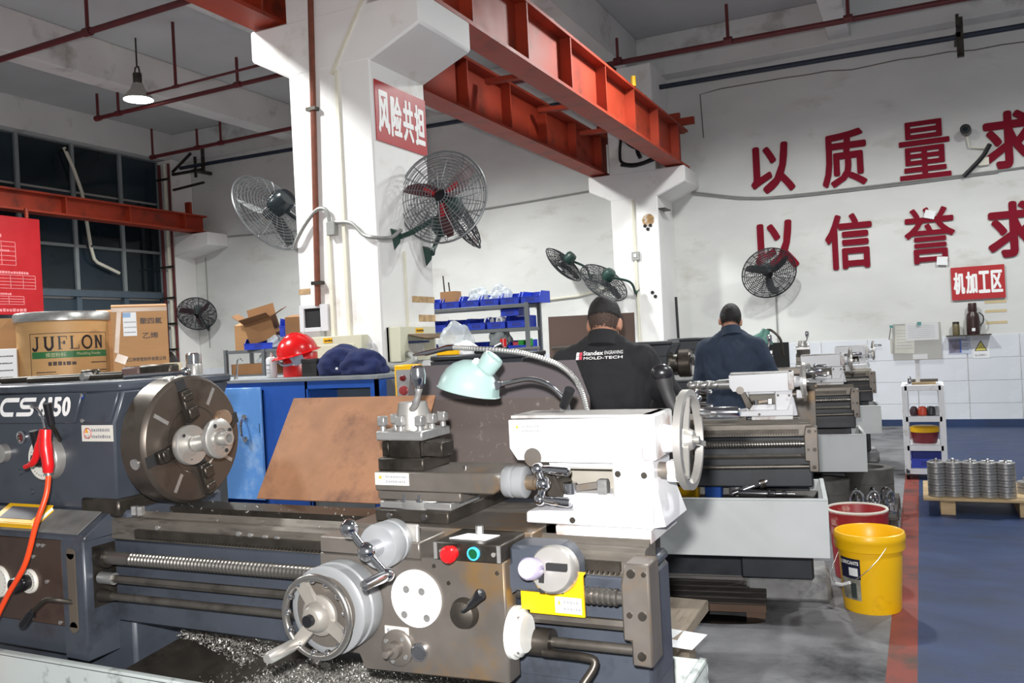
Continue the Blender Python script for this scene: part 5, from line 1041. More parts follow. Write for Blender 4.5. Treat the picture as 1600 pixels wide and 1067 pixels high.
# red notice board by the window runway
t = T('notice_board', 'large red notice board with white printed tables by the window wall', 'notice board', (-12.3, 8.0, 2.2), W=True)
B(-12.33, -12.29, 6.7, 8.92, 2.2, 3.69).build('board_panel', SIGNRED, t, bev=.004)
m = MB()
def table(y0, y1, z0, z1, r_, c_):
    for i in range(r_+1): z = z0+(z1-z0)*i/r_; m.box(-12.289, -12.287, y0, y1, z-.004, z+.004)
    for i in range(c_+1): y = y0+(y1-y0)*i/c_; m.box(-12.289, -12.287, y-.004, y+.004, z0, z1)
table(7.4, 8.5, 2.95, 3.3, 5, 5); table(7.4, 8.8, 2.6, 2.8, 4, 7); table(7.4, 8.6, 2.36, 2.48, 3, 5); m.build('table_lines', M('print_pink', '#d98a8c', .6), t, smooth=0, kind='stuff')
for q, row in enumerate(((0, 1.16, .8, .05), (0, .78, .5, .04), (0, .62, 1.2, .04), (0, .3, .9, .03), (.1, .05, 1.0, .05), (.3, .95, .6, .03))): bars(MB(), (-12.289, 7.5, 2.2), (0, 1, 0), (0, 0, 1), [row], q).build('lettering', M('print_pink', '#d98a8c', .6), t, smooth=0)
MB().cyl((-12.35, 8.75, 3.69), (-12.35, 8.75, 3.85), .03, n=8).build('post', CRANE, t)

# ------------------------------------------------------------------ racks with bins behind the column
def bin_(name, loc, rz, label, w_=.22, d_=.3, h_=.13, group=None, mat=BINB):
    t = T(name, label, 'bin', loc, rz, group)
    MB().box(-w_/2, w_/2, -d_/2, d_/2, 0, .004).box(-w_/2, -w_/2+.005, -d_/2+.06, d_/2, .004, h_).box(w_/2-.005, w_/2, -d_/2+.06, d_/2, .004, h_).box(-w_/2, w_/2, d_/2-.005, d_/2, .004, h_).box(-w_/2, w_/2, -d_/2, -d_/2+.005, .004, h_*.55)\
        .ext([(-d_/2+.005, .004), (-d_/2+.065, .004), (-d_/2+.065, h_), (-d_/2+.005, h_*.5)], 'x', -w_/2, -w_/2+.005).ext([(-d_/2+.005, .004), (-d_/2+.065, .004), (-d_/2+.065, h_), (-d_/2+.005, h_*.5)], 'x', w_/2-.005, w_/2).build('bin_body', mat, t)
    MB().box(-w_/2-.006, w_/2+.006, -d_/2-.008, -d_/2, h_*.5, h_*.57).build('bin_lip', mat, t)
    MB().box(-.05, .05, -d_/2-.0025, -d_/2, h_*.15, h_*.42).build('label_slot', M('slot_blue', '#16298a', .5), t)
    return t
def rack(name, label, x0, x1, y0, y1, shelves, ztop):
    t = T(name, label, 'rack', ((x0+x1)/2, (y0+y1)/2, 0), W=True)
    for x in (x0, x1):
        for y in (y0, y1): B(x-.02, x+.02, y-.02, y+.02, 0, ztop).build('upright', RACKG, t)
    for z in shelves: B(x0, x1, y0, y1, z-.04, z).build('shelf', RACKG, t, bev=.003)
    return t
rx0, rx1, ry0, ry1 = -5.35, -3.86, 8.5, 8.84
rack('bin_rack', 'grey steel rack holding blue bins behind the near column', rx0, rx1, ry0, ry1, (.5, .95, 1.30, 1.57, 1.83), 1.84)
names = {0: 'of the top rack shelf', 1: 'of the middle rack shelf', 2: 'of the lower rack shelf'}
ordn = ['first', 'second', 'third', 'fourth', 'fifth', 'sixth']
for j, (z, n) in enumerate(((1.832, 6), (1.572, 5), (1.302, 5))):
    for i in range(n):
        x = rx1-.02-i*.25+(.06 if j == 0 else -.12)
        bin_('storage_bin', (x, (ry0+ry1)/2+.0, z), 0, 'blue bin, '+ordn[i]+' from the open end '+names[j], group='blue bins on the rack')
bin_('storage_bin', (rx1-.24, 8.72, 1.705), 0, 'blue storage bin stacked on the middle-shelf bins', group='blue bins on the rack')
def lump(nm, c, s_, mat, label, cat, seed, par=None):
    o = cloth_lump(nm, c, s_, mat, label, cat, seed, .35); return o
lump('poly_bag', (-4.25, 8.66, 1.93), (.13, .1, .13), POLY, 'clear plastic bag in the top bins nearest the rack end', 'bag', 1.1)
lump('poly_bag', (-4.52, 8.66, 1.93), (.13, .1, .12), POLY, 'clear plastic bag in the third top bin', 'bag', 3.1)
t = T('small_carton', 'small brown carton with two rods in a top bin', 'box', (-4.86, 8.66, 1.84), W=True)
B(-4.98, -4.78, 8.58, 8.72, 1.84, 2.03).build('carton_body', CARD, t)
for x, z in ((-4.95, 2.22), (-4.88, 2.14)): MB().cyl((x, 8.65, 1.9), (x-.02, 8.65, z), .008, n=6).build('rod', STEELD, t)
lump('grey_bag', (-4.24, 8.6, 1.45), (.13, .1, .14), M('bag_grey', '#777b7c', .6, var=.2), 'grey bundled bag leaning on the lower rack shelf', 'bag', 6.1)
for i, (x, z, c, lb) in enumerate(((-3.99, 1.385, '#1f8a2f', 'green part in the lower bin'), (-4.06, 1.37, '#b02a3a', 'red part in the lower bin'), (-3.9, 1.40, '#1f8a2f', 'tall green part in the lower bin'))):
    solo(MB().obox((x, 8.62, z), (.07, .07, .09), Matrix.Rotation(.3*i, 3, 'Z')), 'plastic_part', M('part_'+c[1:], c, .4), lb, 'part', (x, 8.62, z-.04), bev=.008)
for i, (x, z) in enumerate(((-4.4, 1.66), (-4.25, 1.66))): solo(MB().pipe((x, 8.6, z), (x+.02, 8.66, z), .05, .03, 18), 'white_ring', PAPER, ['white ring standing in a middle-shelf bin', 'second white ring in a middle-shelf bin'][i], 'ring', (x, 8.6, z-.05))
# left rack
lx0, lx1, ly0, ly1 = -7.72, -6.55, 8.0, 8.45
rack('parts_rack', 'grey steel rack with cartons behind the blue cabinet', lx0, lx1, ly0, ly1, (.4, .85, 1.18, 1.48), 1.49)
B(-7.14, -7.1, 7.98, 8.02, 0, 1.48).build('upright', RACKG, bpy.data.objects['parts_rack'])
carton('open_carton', (-7.24, 8.2, 1.60), (.34, .3, .26), math.radians(25), 'dark brown open carton tipped on the rack top with flaps raised', CARDD, flaps=(('l', .9), ('f', .5), ('r', .3), ('b', 1.2)))
bpy.data.objects['open_carton'].rotation_euler = (.15, -.25, .45)
carton('carton', (-7.56, 8.25, 1.481), (.24, .25, .30), 0, 'pale brown carton at the outer end of the rack top', CARD, flaps=(('f', 2.8),))
carton('carton', (-6.75, 8.25, 1.481), (.26, .25, .36), 0, 'brown carton next to the column on the rack top', CARDD, flaps=(('f', 2.9),))
bin_('storage_bin', (-7.22, 8.1, 1.481), .25, 'blue bin with grey label under the tipped carton', .36, .24, .13)
bin_('storage_bin', (-6.93, 8.28, 1.62), .5, 'blue bin standing askew behind the tipped carton', .2, .3, .22)
carton('carton', (-7.4, 8.2, 1.181), (.58, .3, .13), 0, 'flat brown carton on the second rack shelf', CARDD)
lump('poly_bag', (-7.2, 8.2, 1.36), (.2, .12, .08), POLY, 'plastic bag on the flat carton in the rack', 'bag', 2.7)
lump('poly_bag', (-7.05, 8.15, 1.54), (.12, .1, .1), POLY, 'plastic bag beside the blue bin on the rack top', 'bag', 5.7)

# ------------------------------------------------------------------ wall fans
def fan(c, dirv, D, label, mount, arm_mid=None, seen_rear=False, blade_mat=BLADER, hub_mat=BLACKM, wire=WIRE, roll=0., wr=.0026, nrm=(0, -1, 0), body=GREEN):
    c = Vector(c); d = Vector(dirv).normalized(); mt = Vector(mount)
    t = T('wall_fan', label, 'fan', mt, W=True, group='industrial wall fans')
    m = MB(); x, y, z = m.frame(d); R = D/2
    def pt(r, a, h): return c+(x*math.cos(a)+y*math.sin(a))*r+d*h
    def dome(sign):
        g = MB(); hmax = .075*D/.65
        prof = [(R*.16, hmax), (R*.35, hmax*.98), (R*.55, hmax*.9), (R*.75, hmax*.7), (R*.9, hmax*.42), (R, 0)]
        ns = 20
        for k in range(ns):
            a = 2*PI*k/ns; g.tube([pt(r, a+.1*(r/R), h*sign) for r, h in prof], wr, 4)
        for f in [i/12 for i in range(13)]:
            r = R*(.16+.84*f)
            for i in range(5):
                if prof[i][0] <= r <= prof[i+1][0]+1e-6:
                    q = (r-prof[i][0])/(prof[i+1][0]-prof[i][0]); h = prof[i][1]*(1-q)+prof[i+1][1]*q; break
            g.ring(c+d*h*sign, d, r, wr if f < 1 else wr*1.8, 40, 4)
        return g
    dome(1).build('front_guard', wire, t, kind='stuff'); dome(-1).build('rear_guard', wire, t, kind='stuff')
    MB().ring(c, d, R+.002, .008, 48, 6).build('guard_rim', wire, t)
    for k in range(3):
        a0 = roll+k*2*PI/3; b = MB(); vs = []; n = 8
        for i in range(n+1):
            r = .05+(R*.9-.05)*i/n; wd = .035+.06*math.sin(PI*min(1, .15+.75*i/n)); 
            for sgn in (-1, 1):
                a = a0+sgn*wd/max(r, .06)*.55+.25*i/n; vs.append(pt(r, a, sgn*.018))
        b.v = vs+[p-d*.004 for p in vs]; q = 2*(n+1)
        for i in range(n):
            b.f += [[2*i, 2*i+2, 2*i+3, 2*i+1], [q+2*i, q+2*i+1, q+2*i+3, q+2*i+2], [2*i, 2*i+q, 2*i+2+q, 2*i+2], [2*i+1, 2*i+3, 2*i+3+q, 2*i+1+q]]
        b.f += [[0, 1, 1+q, q], [2*n, 2*n+q, 2*n+1+q, 2*n+1]]; b.mi = [0]*len(b.f)
        bl = b.build('blade', blade_mat if blade_mat is not WIRED else M('blade_black', '#2b2d2f', .6), t)
        if hub_mat is REDHUB: MB().bar(c+d*.012, pt(R*.45, a0+.1, .012), .03, .012, up=d).build('blade_bracket', REDHUB, bl)
    MB().rev([(.045, -.03), (.05, 0), (.05, .03), (.035, .045), (0, .047)], c, d, 20).build('hub', BLACKM, t)
    ms = D/.65
    mot = MB().rev([(.03, .05), (.075, .06), (.085, .1), (.085, .19), (.07, .22), (.0, .23)], c, -d, 22).build('motor', body, t)
    mc = c-d*.15*ms; up = Vector((0, 0, -1))
    mid = Vector(arm_mid) if arm_mid else (mc+mt)/2+Vector((0, 0, -.06))
    MB().tube([mc+Vector((0, 0, -.05)), mid, mt+Vector(nrm)*.06], .018, 8, smooth=6).build('arm', body, t)
    n_ = Vector(nrm).normalized(); s_ = n_.cross(Vector((0, 0, 1)))
    MB().add([mt+s_*.04+Vector((0, 0, .06)), mt-s_*.04+Vector((0, 0, .06)), mt+Vector((0, 0, -.09)), mt+s_*.02+n_*.05+Vector((0, 0, .03)), mt-s_*.02+n_*.05+Vector((0, 0, .03)), mt+n_*.05+Vector((0, 0, -.04))], [(0, 1, 2), (3, 4, 5), (0, 1, 4, 3), (1, 2, 5, 4), (2, 0, 3, 5)]).build('bracket', body, t)
    return t
def cdir(a, b, k):   # a to the right, b up, k away from the viewer
    return R0*a+UP*b+FW*k
fan((-3.02, 5.3, 2.47), cdir(-.28, .12, -.95), .66, 'large grey wall fan facing out from the near column side', (-3.298, 5.08, 2.19), (-3.22, 5.25, 2.25), hub_mat=REDHUB, roll=.5, nrm=(1, 0, 0))
fan((-3.17, 5.78, 2.42), cdir(.84, .5, -.12), .62, 'wall fan seen edge-on just behind the large fan at the column', (-3.298, 5.5, 2.1), None, wire=WIRED, roll=.2, nrm=(1, 0, 0))
fan((-4.45, 5.15, 2.50), cdir(-.72, -.42, .45), .66, 'wall fan turned away on the far face of the near column, dark motor showing', (-4.0, 5.3, 2.3), None, blade_mat=WIRED, body=M('motor_dark', '#20282c', .25), nrm=(-1, 0, 0))
fan((-4.9, 12.25, 2.56), cdir(-.62, -.6, .36), .70, 'upper tilted wall fan on the back wall beside the far column', (-4.66, YW-.01, 2.36), (-4.6, 12.4, 2.5), wire=WIRED, blade_mat=WIRED, wr=.004)
fan((-4.02, 11.55, 2.19), cdir(-.42, -.62, .56), .74, 'lower tilted wall fan on the far column, above the man in black', (-3.67, 11.965, 2.02), (-3.7, 11.75, 2.18), wire=WIRED, blade_mat=WIRED, wr=.004)
fan((-1.87, 12.35, 2.19), cdir(-.05, -.45, -.9), .74, 'wall fan in front of the lower slogan row', (-1.84, YW-.01, 1.95), (-1.86, 12.55, 1.95), wire=WIRED, blade_mat=WIRED, body=M('motor_dark', '#20282c', .25), roll=.55, wr=.004)
fan((-12.55, 12.3, 2.26), cdir(.15, -.55, -.82), .72, 'small distant wall fan below the window corner corbel', (-12.75, YW-.01, 2.0), None, wire=WIRED, wr=.005, roll=.5)
solo(MB().tube([(-1.86, YW-.01, 1.9), (-1.86, YW-.01, 1.2)], .01, 6), 'fan_cable', CONDG, 'grey cable hanging from the slogan fan to the tiles', 'cable', (-1.86, YW-.01, 1.2))
solo(MB().tube([(-12.75, YW-.01, 3.4), (-12.75, YW-.01, 1.6)], .01, 6), 'fan_cable', CONDG, 'grey cable from the corner corbel down past the small fan', 'cable', (-12.75, YW-.01, 1.6))
t = T('wall_conduit', 'white conduit stub with round box below the tilted fans', 'conduit', (-5.4, YW, 2.02), W=True)
MB().tube([(-5.6, YW-.03, 2.06), (-4.9, YW-.03, 2.09), (-3.9, YW-.03, 2.25)], .02, 6).build('conduit', CONDUITW, t); MB().cyl((-5.62, YW-.08, 2.06), (-5.62, YW, 2.06), .07, n=16).build('round_box', CONDG, t)
t = T('switch_box', 'small grey switch on the far column pipe', 'switch', (-3.66, 11.95, 2.55), W=True)
B(-3.71, -3.6, 11.93, 11.97, 2.5, 2.62).build('case', CONDG, t); B(-3.68, -3.64, 11.92, 11.93, 2.54, 2.59).build('rocker', PAPER, t)
# ------------------------------------------------------------------ right-hand side: cart, pallets, buckets
t = T('tool_cart', 'white square-tube cart with a document board on a post, by the red stripe', 'cart', (0, 8.6, 0), W=True)
X0, X1, Y0, Y1 = -.16, .14, 8.5, 8.95
for x in (X0, X1):
    for y in (Y0, Y1):
        B(x-.025, x+.025, y-.025, y+.025, .09, .84).build('post', CARTW, t, bev=.003)
        w_ = MB().cyl((x-.015, y, .045), (x+.015, y, .045), .045, n=16); w_.build('caster', BLACKM, t)
for z in (.09, .30, .56, .84):
    for a, b in (((X0, Y0), (X1, Y0)), ((X0, Y1), (X1, Y1)), ((X0, Y0), (X0, Y1)), ((X1, Y0), (X1, Y1))): MB().bar((a[0], a[1], z-.02), (b[0], b[1], z-.02), .05, .05).build('rail', CARTW, t, bev=.003)
    if z in (.30, .56, .84): B(X0, X1, Y0, Y1, z-.012, z-.002).build('shelf', CARTW, t)
MB().bar((-.045, 8.62, .84), (-.04, 8.6, 1.1), .035).build('board_post', CARTW, t)
bd = MB().obox((-.035, 8.56, 1.235), (.40, .02, .335), Matrix.Rotation(-.12, 3, 'X')).build('document_board', M('board_grey', '#b9b8b3', .5, var=.06), t, bev=.002)
Rb = Matrix.Rotation(-.12, 3, 'X')
def onb(nm, cx, cz, w_, h_, mat, k, rot=0):
    o = MB().obox(Vector((-.035, 8.56, 1.235))+Rb @ Vector((cx, -.0115-.0012*k, cz)), (w_, .001, h_), Rb @ Matrix.Rotation(rot, 3, 'Y')).build(nm, mat, bd); 
    if nm == 'paper_sheet' and h_ > .06: bars(MB(), Vector((-.035, 8.56, 1.235))+Rb @ Vector((cx-w_*.42, -.0123-.0012*k, cz-h_*.45)), (1, 0, 0), Rb @ Vector((0, 0, 1)), [(0, h_*q/9, w_*.8, h_*.03) for q in range(1, 8)], int(k*7), eps=.0003).build('lettering', M('print_faint', '#b9bbc0', .7), bd, smooth=0, kind='stuff')
onb('paper_sheet', -.1, .02, .16, .25, M('paper_cream', '#e3e1d6', .8), 0, .05); onb('paper_sheet', .045, .085, .27, .155, PAPER, 1.5); onb('paper_sheet', .02, -.14, .12, .045, PAPER, 1)
MB().obox((-.01, 8.535, 1.395), (.035, .015, .03)).build('clip', MINT, bd); MB().obox((-.24, 8.55, 1.38), (.03, .03, .02)).build('clip', MINT, bd)
MB().bar((-.245, 8.55, 1.375), (-.265, 8.55, 1.26), .008).build('clip_lever', BLACKM, bd); MB().obox((-.245, 8.57, 1.2), (.025, .01, .14)).build('edge_paper', M('paper_cream', '#e3e1d6', .8), bd)
zc2 = .842
solo(B(-.11, .1, 8.56, 8.76, zc2, zc2+.022), 'wooden_block', WOOD, 'pale wooden block on the cart top', 'block', (0, 8.6, zc2))
solo(B(-.12, .12, 8.62, 8.7, zc2+.023, zc2+.045), 'steel_strip', STEELD, 'dark steel strip lying on the cart block', 'bar', (0, 8.6, zc2+.023))
solo(MB().rev([(.014, 0), (.018, .01), (.018, .05), (.01, .08)], (-.11, 8.52, zc2), (0, 0, 1), 14), 'steel_plug', CHROME, 'small upright steel plug on the cart corner', 'tool', (-.11, 8.52, zc2))
for i, (x, col, r_, lb) in enumerate(((-.09, '#3a2228', .035, 'dark round tool on the middle cart shelf'), (-.02, '#c2452c', .045, 'orange-red tool on the middle cart shelf'), (.05, '#2b2b2c', .045, 'black tool beside the orange one on the cart shelf'), (.1, '#9a9a9c', .03, 'steel tool at the end of the middle cart shelf'))):
    solo(MB().rev([(r_*.8, 0), (r_, .01), (r_, .05), (r_*.6, .08), (0, .085)], (x, 8.62, .56), (0, 0, 1), 16), 'shelf_tool', M('tool_'+col[1:], col, .4), lb, 'tool', (x, 8.62, .56))
t = T('round_tub', 'dark red tub with yellow rim on the lower cart shelf', 'tub', (0, 8.75, .3), W=True)
MB().rev([(.1, 0), (.12, .1)], (-.01, 8.75, .3), (0, 0, 1), 24).build('tub_body', M('tub_red', '#6d1f28', .4), t); MB().rev([(.122, .1), (.124, .14), (.11, .15), (0, .15)], (-.01, 8.75, .3), (0, 0, 1), 24).build('lid', YELP, t)
bin_('blue_tray', (0, 8.72, .092), 0, 'blue plastic tray on the bottom of the cart', .26, .36, .15)
# flange stacks on the wooden pallet
t = T('wooden_pallet', 'low wooden pallet on the blue floor carrying stacked steel flanges', 'pallet', (.4, 7.2, 0), W=True)
px0, px1, py0, py1 = -.04, 1.25, 6.93, 7.68
for i in range(5): y = py0+i*(py1-py0-.14)/4; B(px0, px1, y, y+.145, .105, .125).build('plank', WOOD, t, bev=.003)
for x in (.12, .62, 1.12): B(x-.05, x+.05, py0+.02, py1-.02, .0, .104).build('bearer', WOOD, t, bev=.004)
def flange(loc, label):
    t = T('steel_flange', label, 'flange', loc, 0, 'machined flanges stacked on the pallet')
    MB().rev([(.018, 0), (.058, 0), (.061, .003), (.061, .018), (.057, .02), (.057, .024), (.061, .026), (.061, .038), (.056, .041), (.02, .041), (.018, .039), (.018, 0)], (0, 0, 0), (0, 0, 1), 28, caps=False).build('flange_body', STEELG, t)
    for k in range(4):
        a = k*PI/2+.4; MB().cyl((.04*math.cos(a), .04*math.sin(a), .0405), (.04*math.cos(a), .04*math.sin(a), .0435), .007, n=8).build('bolt_head', CHROME, t)
    return t
f0 = flange((0, 0, 0), '')
sx = [.055+.112*i for i in range(5)]; first = True
hn = ['bottom', 'second', 'third', 'fourth', 'fifth', 'top']
for i, x in enumerate(sx):
    for k in range(6):
        o = f0 if first else copy_tree(f0); first = False
        o.location = (x, 7.03+.004*(i % 2), .1255+k*.0425); o.rotation_euler.z = .37*k+i
        o['label'] = 'steel flange, '+hn[k]+' in the '+['first', 'second', 'third', 'fourth', 'fifth'][i]+' stack from the cart'
for i, (x, y) in enumerate(((.645, 7.25), (.78, 7.2), (.7, 7.42))):
    for k in range(2):
        o = copy_tree(f0); o.location = (x, y, .1255+k*.0425); o['label'] = ['lower', 'upper'][k]+' steel flange of the '+['near', 'outer', 'rear'][i]+' short pile at the picture edge'
for i in range(5):
    d = solo(MB().tube([(sx[i]-.04, 7.03, .1255+6*.0425+.006), (sx[i]+.04, 7.035, .1255+6*.0425+.006)], .006, 6).tube([(sx[i], 6.99, .1255+6*.0425+.006), (sx[i]+.005, 7.07, .1255+6*.0425+.006)], .006, 6).sph((sx[i], 7.03, .1255+6*.0425+.012), .012, n=10, m=6), 'cross_spacer', CHROME, 'bright cross-shaped spacer on the '+['first', 'second', 'third', 'fourth', 'fifth'][i]+' flange stack', 'spacer', (sx[i], 7.03, .1255+6*.0425), 'cross spacers on the flange stacks')
# lifting eyes and cast rings on a low board
t = T('low_platform', 'low dirty wooden platform beside the lathes with rings and lifting eyes', 'platform', (-.6, 6.9, 0), W=True)
for i in range(4): B(-1.0+.2*i, -1.0+.2*i+.195, 6.3, 7.2, .08, .105).build('plank', WOODD, t, bev=.003)
for y in (6.35, 6.7, 7.1): B(-1.0, -.2, y, y+.08, 0, .08).build('bearer', WOODD, t)
for x, y, R_, h_, lb in ((-.68, 6.6, .17, .2, 'rough grey cast ring nearest the second lathe tray'), (-.40, 6.95, .17, .24, 'taller cast ring behind the lifting eyes')):
    solo(MB().pipe((x, y, .106), (x, y, .106+h_), R_, R_*.62, 40).ring((x, y, .106+h_*.55), (0, 0, 1), R_, .006, 40, 4), 'cast_ring', M('cast_grey', '#5d5b58', .7, .3, var=.25, sc=10), lb, 'ring', (x, y, .106), bev=.004)
def eye(loc, rz, label):
    t = T('lifting_eye', label, 'lifting eye', loc, rz, 'chrome lifting eyes on the platform')
    MB().rev([(.042, 0), (.042, .012), (.028, .018), (.024, .05), (.03, .055), (.026, .07), (0, .072)], (0, 0, 0), (0, 0, 1), 20).build('base', CHROME, t)
    MB().tube([(-.03, 0, .045), (-.042, 0, .08), (-.034, 0, .125), (0, 0, .145), (.034, 0, .125), (.042, 0, .08), (.03, 0, .045)], .009, 8, smooth=5).build('shackle', CHROME, t)
    return t
for i, (x, y) in enumerate(((-.455, 6.42), (-.35, 6.43), (-.245, 6.45), (-.47, 6.56), (-.36, 6.57), (-.27, 6.59))):
    eye((x, y, .106), .5*i, 'chrome lifting eye, '+['first', 'second', 'third'][i % 3]+' from the lathe tray in the '+('front' if i < 3 else 'back')+' row')
# buckets
t = T('yellow_bucket', 'yellow lubricant bucket with wire handle standing by the red stripe', 'bucket', (-.28, 4.6, 0), W=True)
C0 = Vector((-.28, 4.62, 0))
MB().rev([(.0, .003), (.128, .003), (.132, .0), (.135, .01), (.15, .30), (.163, .305), (.165, .315), (.165, .345), (.168, .35), (.168, .37), (.163, .385), (.157, .388), (.15, .38), (.146, .3), (.128, .02), (0, .02)], C0, (0, 0, 1), 48, caps=False).build('bucket_body', YELP, t)
disc(MB(), C0+Vector((0, 0, .12)), (0, 0, 1), .136).build('residue', M('residue_brown', '#5c4424', .5, var=.4, sc=15), t)
ab = math.atan2(-C0.y, -C0.x)
def bw(a0, a1, z0, z1, name, mat, lift=.002, n=10):
    m = MB(); rr = lambda z: .135+.015*z/.30+lift
    for i in range(n):
        a, b = ab+a0+(a1-a0)*i/n, ab+a0+(a1-a0)*(i+1)/n
        m.quad(*[C0+Vector((math.cos(q)*rr(z), math.sin(q)*rr(z), z)) for q, z in ((a, z0), (b, z0), (b, z1), (a, z1))])
    return m.build(name, mat, t, smooth=0)
bw(-1.15, -.33, .17, .27, 'label_top', M('label_navy', '#1b1c3a', .5)); bw(-1.15, -.35, .065, .17, 'label_photo', M('label_photo', '#8c8a7d', .5, var=.5, sc=25)); bw(-.75, -.42, .185, .225, 'label_box', PAPER, .0025)
bw(-.72, -.5, .075, .15, 'label_figure', M('label_dark', '#3a4543', .5, var=.3), .0025)
m = MB(); text(m, 'LUBRICANTS', (-1.12*.147, 0, .24), (1, 0, 0), (0, 0, 1), .74*.147, .018, bold=.05, eps=0)
m.v = [C0+Vector((math.cos(ab+p.x/.147)*(.1505+p.y*-1), math.sin(ab+p.x/.147)*(.1505-p.y), p.z)) for p in m.v]; m.build('lettering', WHITEP, t, smooth=0)
hp = []
for i in range(13):
    a = ab+.45-3.0*i/12; drop = .335-.2*math.sin(PI*i/12); rr = .168+.02*math.sin(PI*i/12); hp.append(C0+Vector((math.cos(a)*rr, math.sin(a)*rr, drop)))
hd_ = MB().tube(hp, .0018, 6).build('wire_handle', STEELG, t)
MB().tube(hp[4:7], .008, 8).build('grip', PAPER, t)
t = T('red_bucket', 'dirty red bucket behind the yellow one', 'bucket', (-.37, 5.15, 0), W=True)
C1 = Vector((-.37, 5.18, 0))
MB().rev([(.0, .003), (.13, .003), (.133, .01), (.15, .30), (.162, .305), (.162, .35), (.165, .37), (.155, .385), (.15, .37), (.13, .02), (0, .02)], C1, (0, 0, 1), 40, caps=False).build('bucket_body', M('bucket_red', '#8c2025', .45, var=.15, sc=6, dirt='#c9b3a3', dsc=6, damt=.2), t)
disc(MB(), C1+Vector((0, 0, .33)), (0, 0, 1), .15).build('fill', M('fill_pink', '#a8706a', .8, var=.35, sc=14, dirt='#d8cfc0', dsc=8, damt=.5), t)
MB().ring(C1+Vector((0, 0, .38)), (0, 0, 1), .158, .008, 40, 6).build('rim', M('rim_white', '#cfcac0', .6), t)
# duckboard and odd wood in front of the second lathe
t = T('duckboard', 'dark grooved standing board before the second lathe tray', 'standing board', (-.745, 4.30, 0), .15)
for i in range(8): B(-1.25, 0, i*.095, i*.095+.082, .052, .07).build('slat', WOODD, t, bev=.005)
B(-1.25, -.01, .02, .75, .035, .0515).build('gap_shade_sheet', DARKIN, t); B(-1.25, 0, -.012, 0, .03, .066).build('front_rail', M('wood_brown', '#5f4a3c', .8, var=.2, sc=5), t)  # dark sheet added under the slats, stands in for shade in the gaps
for x in (-1.2, -.65, -.05): B(x-.045, x+.045, .0, .75, 0, .035).build('bearer', WOODD if x < -.1 else M('wood_brown', '#5f4a3c', .8, var=.2, sc=5), t)
t = T('wood_offcut', 'pale timber offcut standing beside the near lathe foot', 'timber', (-.98, 3.5, 0), W=True)
B(-1.06, -.89, 3.2, 3.72, .2, .25).build('block', M('wood_grey', '#96897a', .8, var=.15, sc=4, stretch=(8, 1, 8), dirt='#6d6152', dsc=5, damt=.3), t, bev=.004); B(-1.04, -.96, 3.3, 3.4, 0, .2).build('block', M('wood_grey', '#96897a', .8, var=.15, sc=4, stretch=(8, 1, 8), dirt='#6d6152', dsc=5, damt=.3), t, bev=.004); B(-1.04, -.94, 3.55, 3.65, 0, .2).build('block', M('wood_grey', '#96897a', .8, var=.15, sc=4, stretch=(8, 1, 8), dirt='#6d6152', dsc=5, damt=.3), t, bev=.004)
solo(MB().sheet((-1.06, 3.12, .252), (-.82, 3.14, .24), (-.80, 3.3, .245), (-1.06, 3.32, .253), .002), 'paper_sheet', PAPER, 'crumpled white paper on the timber offcut', 'paper', (-1.0, 3.2, .24), smooth=0)


# panels behind the far lathes
solo(MB().obox((-1.84, 4.98, .78), (.56, .012, 1.56), Matrix.Rotation(.01, 3, 'Y')), 'splash_board', BROWNB, 'brown splash board standing behind the second lathe, at the man in black', 'board', (-1.84, 4.98, 0))
solo(B(-1.35, -.98, 7.30, 7.32, 0, 1.30), 'splash_board', BLACKR, 'black splash board standing behind the third lathe', 'board', (-1.1, 7.3, 0))
t = T('work_lamp', 'small green work lamp on the third lathe beside the worker in dark blue', 'lamp', (-.97, 7.0, 1.2), W=True)
MB().rev([(.0, .1), (.03, .1), (.04, .06), (.08, .02), (.085, 0), (.078, 0), (.035, .055)], (-1.14, 7.0, 1.32), (.35, 0, .9), 24, caps=False).build('lamp_shade', M('lamp_green', '#5d8f83', .4), t)
MB().tube([(-1.1, 7.0, 1.41), (-1.06, 7.0, 1.4), (-1.0, 7.0, 1.33), (-.98, 7.0, 1.2)], .01, 8, smooth=5).build('gooseneck', STEELD, t)

# ------------------------------------------------------------------ two workers, seen from behind
def fuse(mb, voxel, it=4, fac=.5):
    me = bpy.data.meshes.new('fuse'); me.from_pydata([tuple(p) for p in mb.v], [], mb.f)
    bm = bmesh.new(); bm.from_mesh(me); bmesh.ops.recalc_face_normals(bm, faces=bm.faces); bm.to_mesh(me); bm.free()
    o = bpy.data.objects.new('fuse', me); COL.objects.link(o)
    r = o.modifiers.new('r', 'REMESH'); r.mode = 'VOXEL'; r.voxel_size = voxel
    s = o.modifiers.new('s', 'SMOOTH'); s.iterations = it; s.factor = fac
    bpy.context.view_layer.update()
    out = bpy.data.meshes.new_from_object(o.evaluated_get(bpy.context.evaluated_depsgraph_get()))
    bpy.data.objects.remove(o); bpy.data.meshes.remove(me); out.shade_smooth(); return out
def cap(m, a, b, ra, rb=None, n=16):
    a, b = Vector(a), Vector(b); rb = ra if rb is None else rb; l = (b-a).length
    prof = [(ra*math.sin(i/4*PI/2)+1e-5, -ra*math.cos(i/4*PI/2)) for i in range(4)]+[(ra, 0), (rb, l)]+[(rb*math.cos(i/4*PI/2)+1e-5, l+rb*math.sin(i/4*PI/2)) for i in range(1, 5)]
    return m.rev(prof, a, b-a, n)
def wrinkle(me, amp, sc, seed, zmin=-9):
    me.calc_loop_triangles(); N = [v.normal.copy() for v in me.vertices]
    for v, nn in zip(me.vertices, N):
        p = v.co; q = Vector((p.x*sc, p.y*sc, p.z*sc*.55+seed)); f = noise.noise(q)*.7+abs(noise.noise(q*2.1))*.6-.25
        v.co = p+nn*amp*f
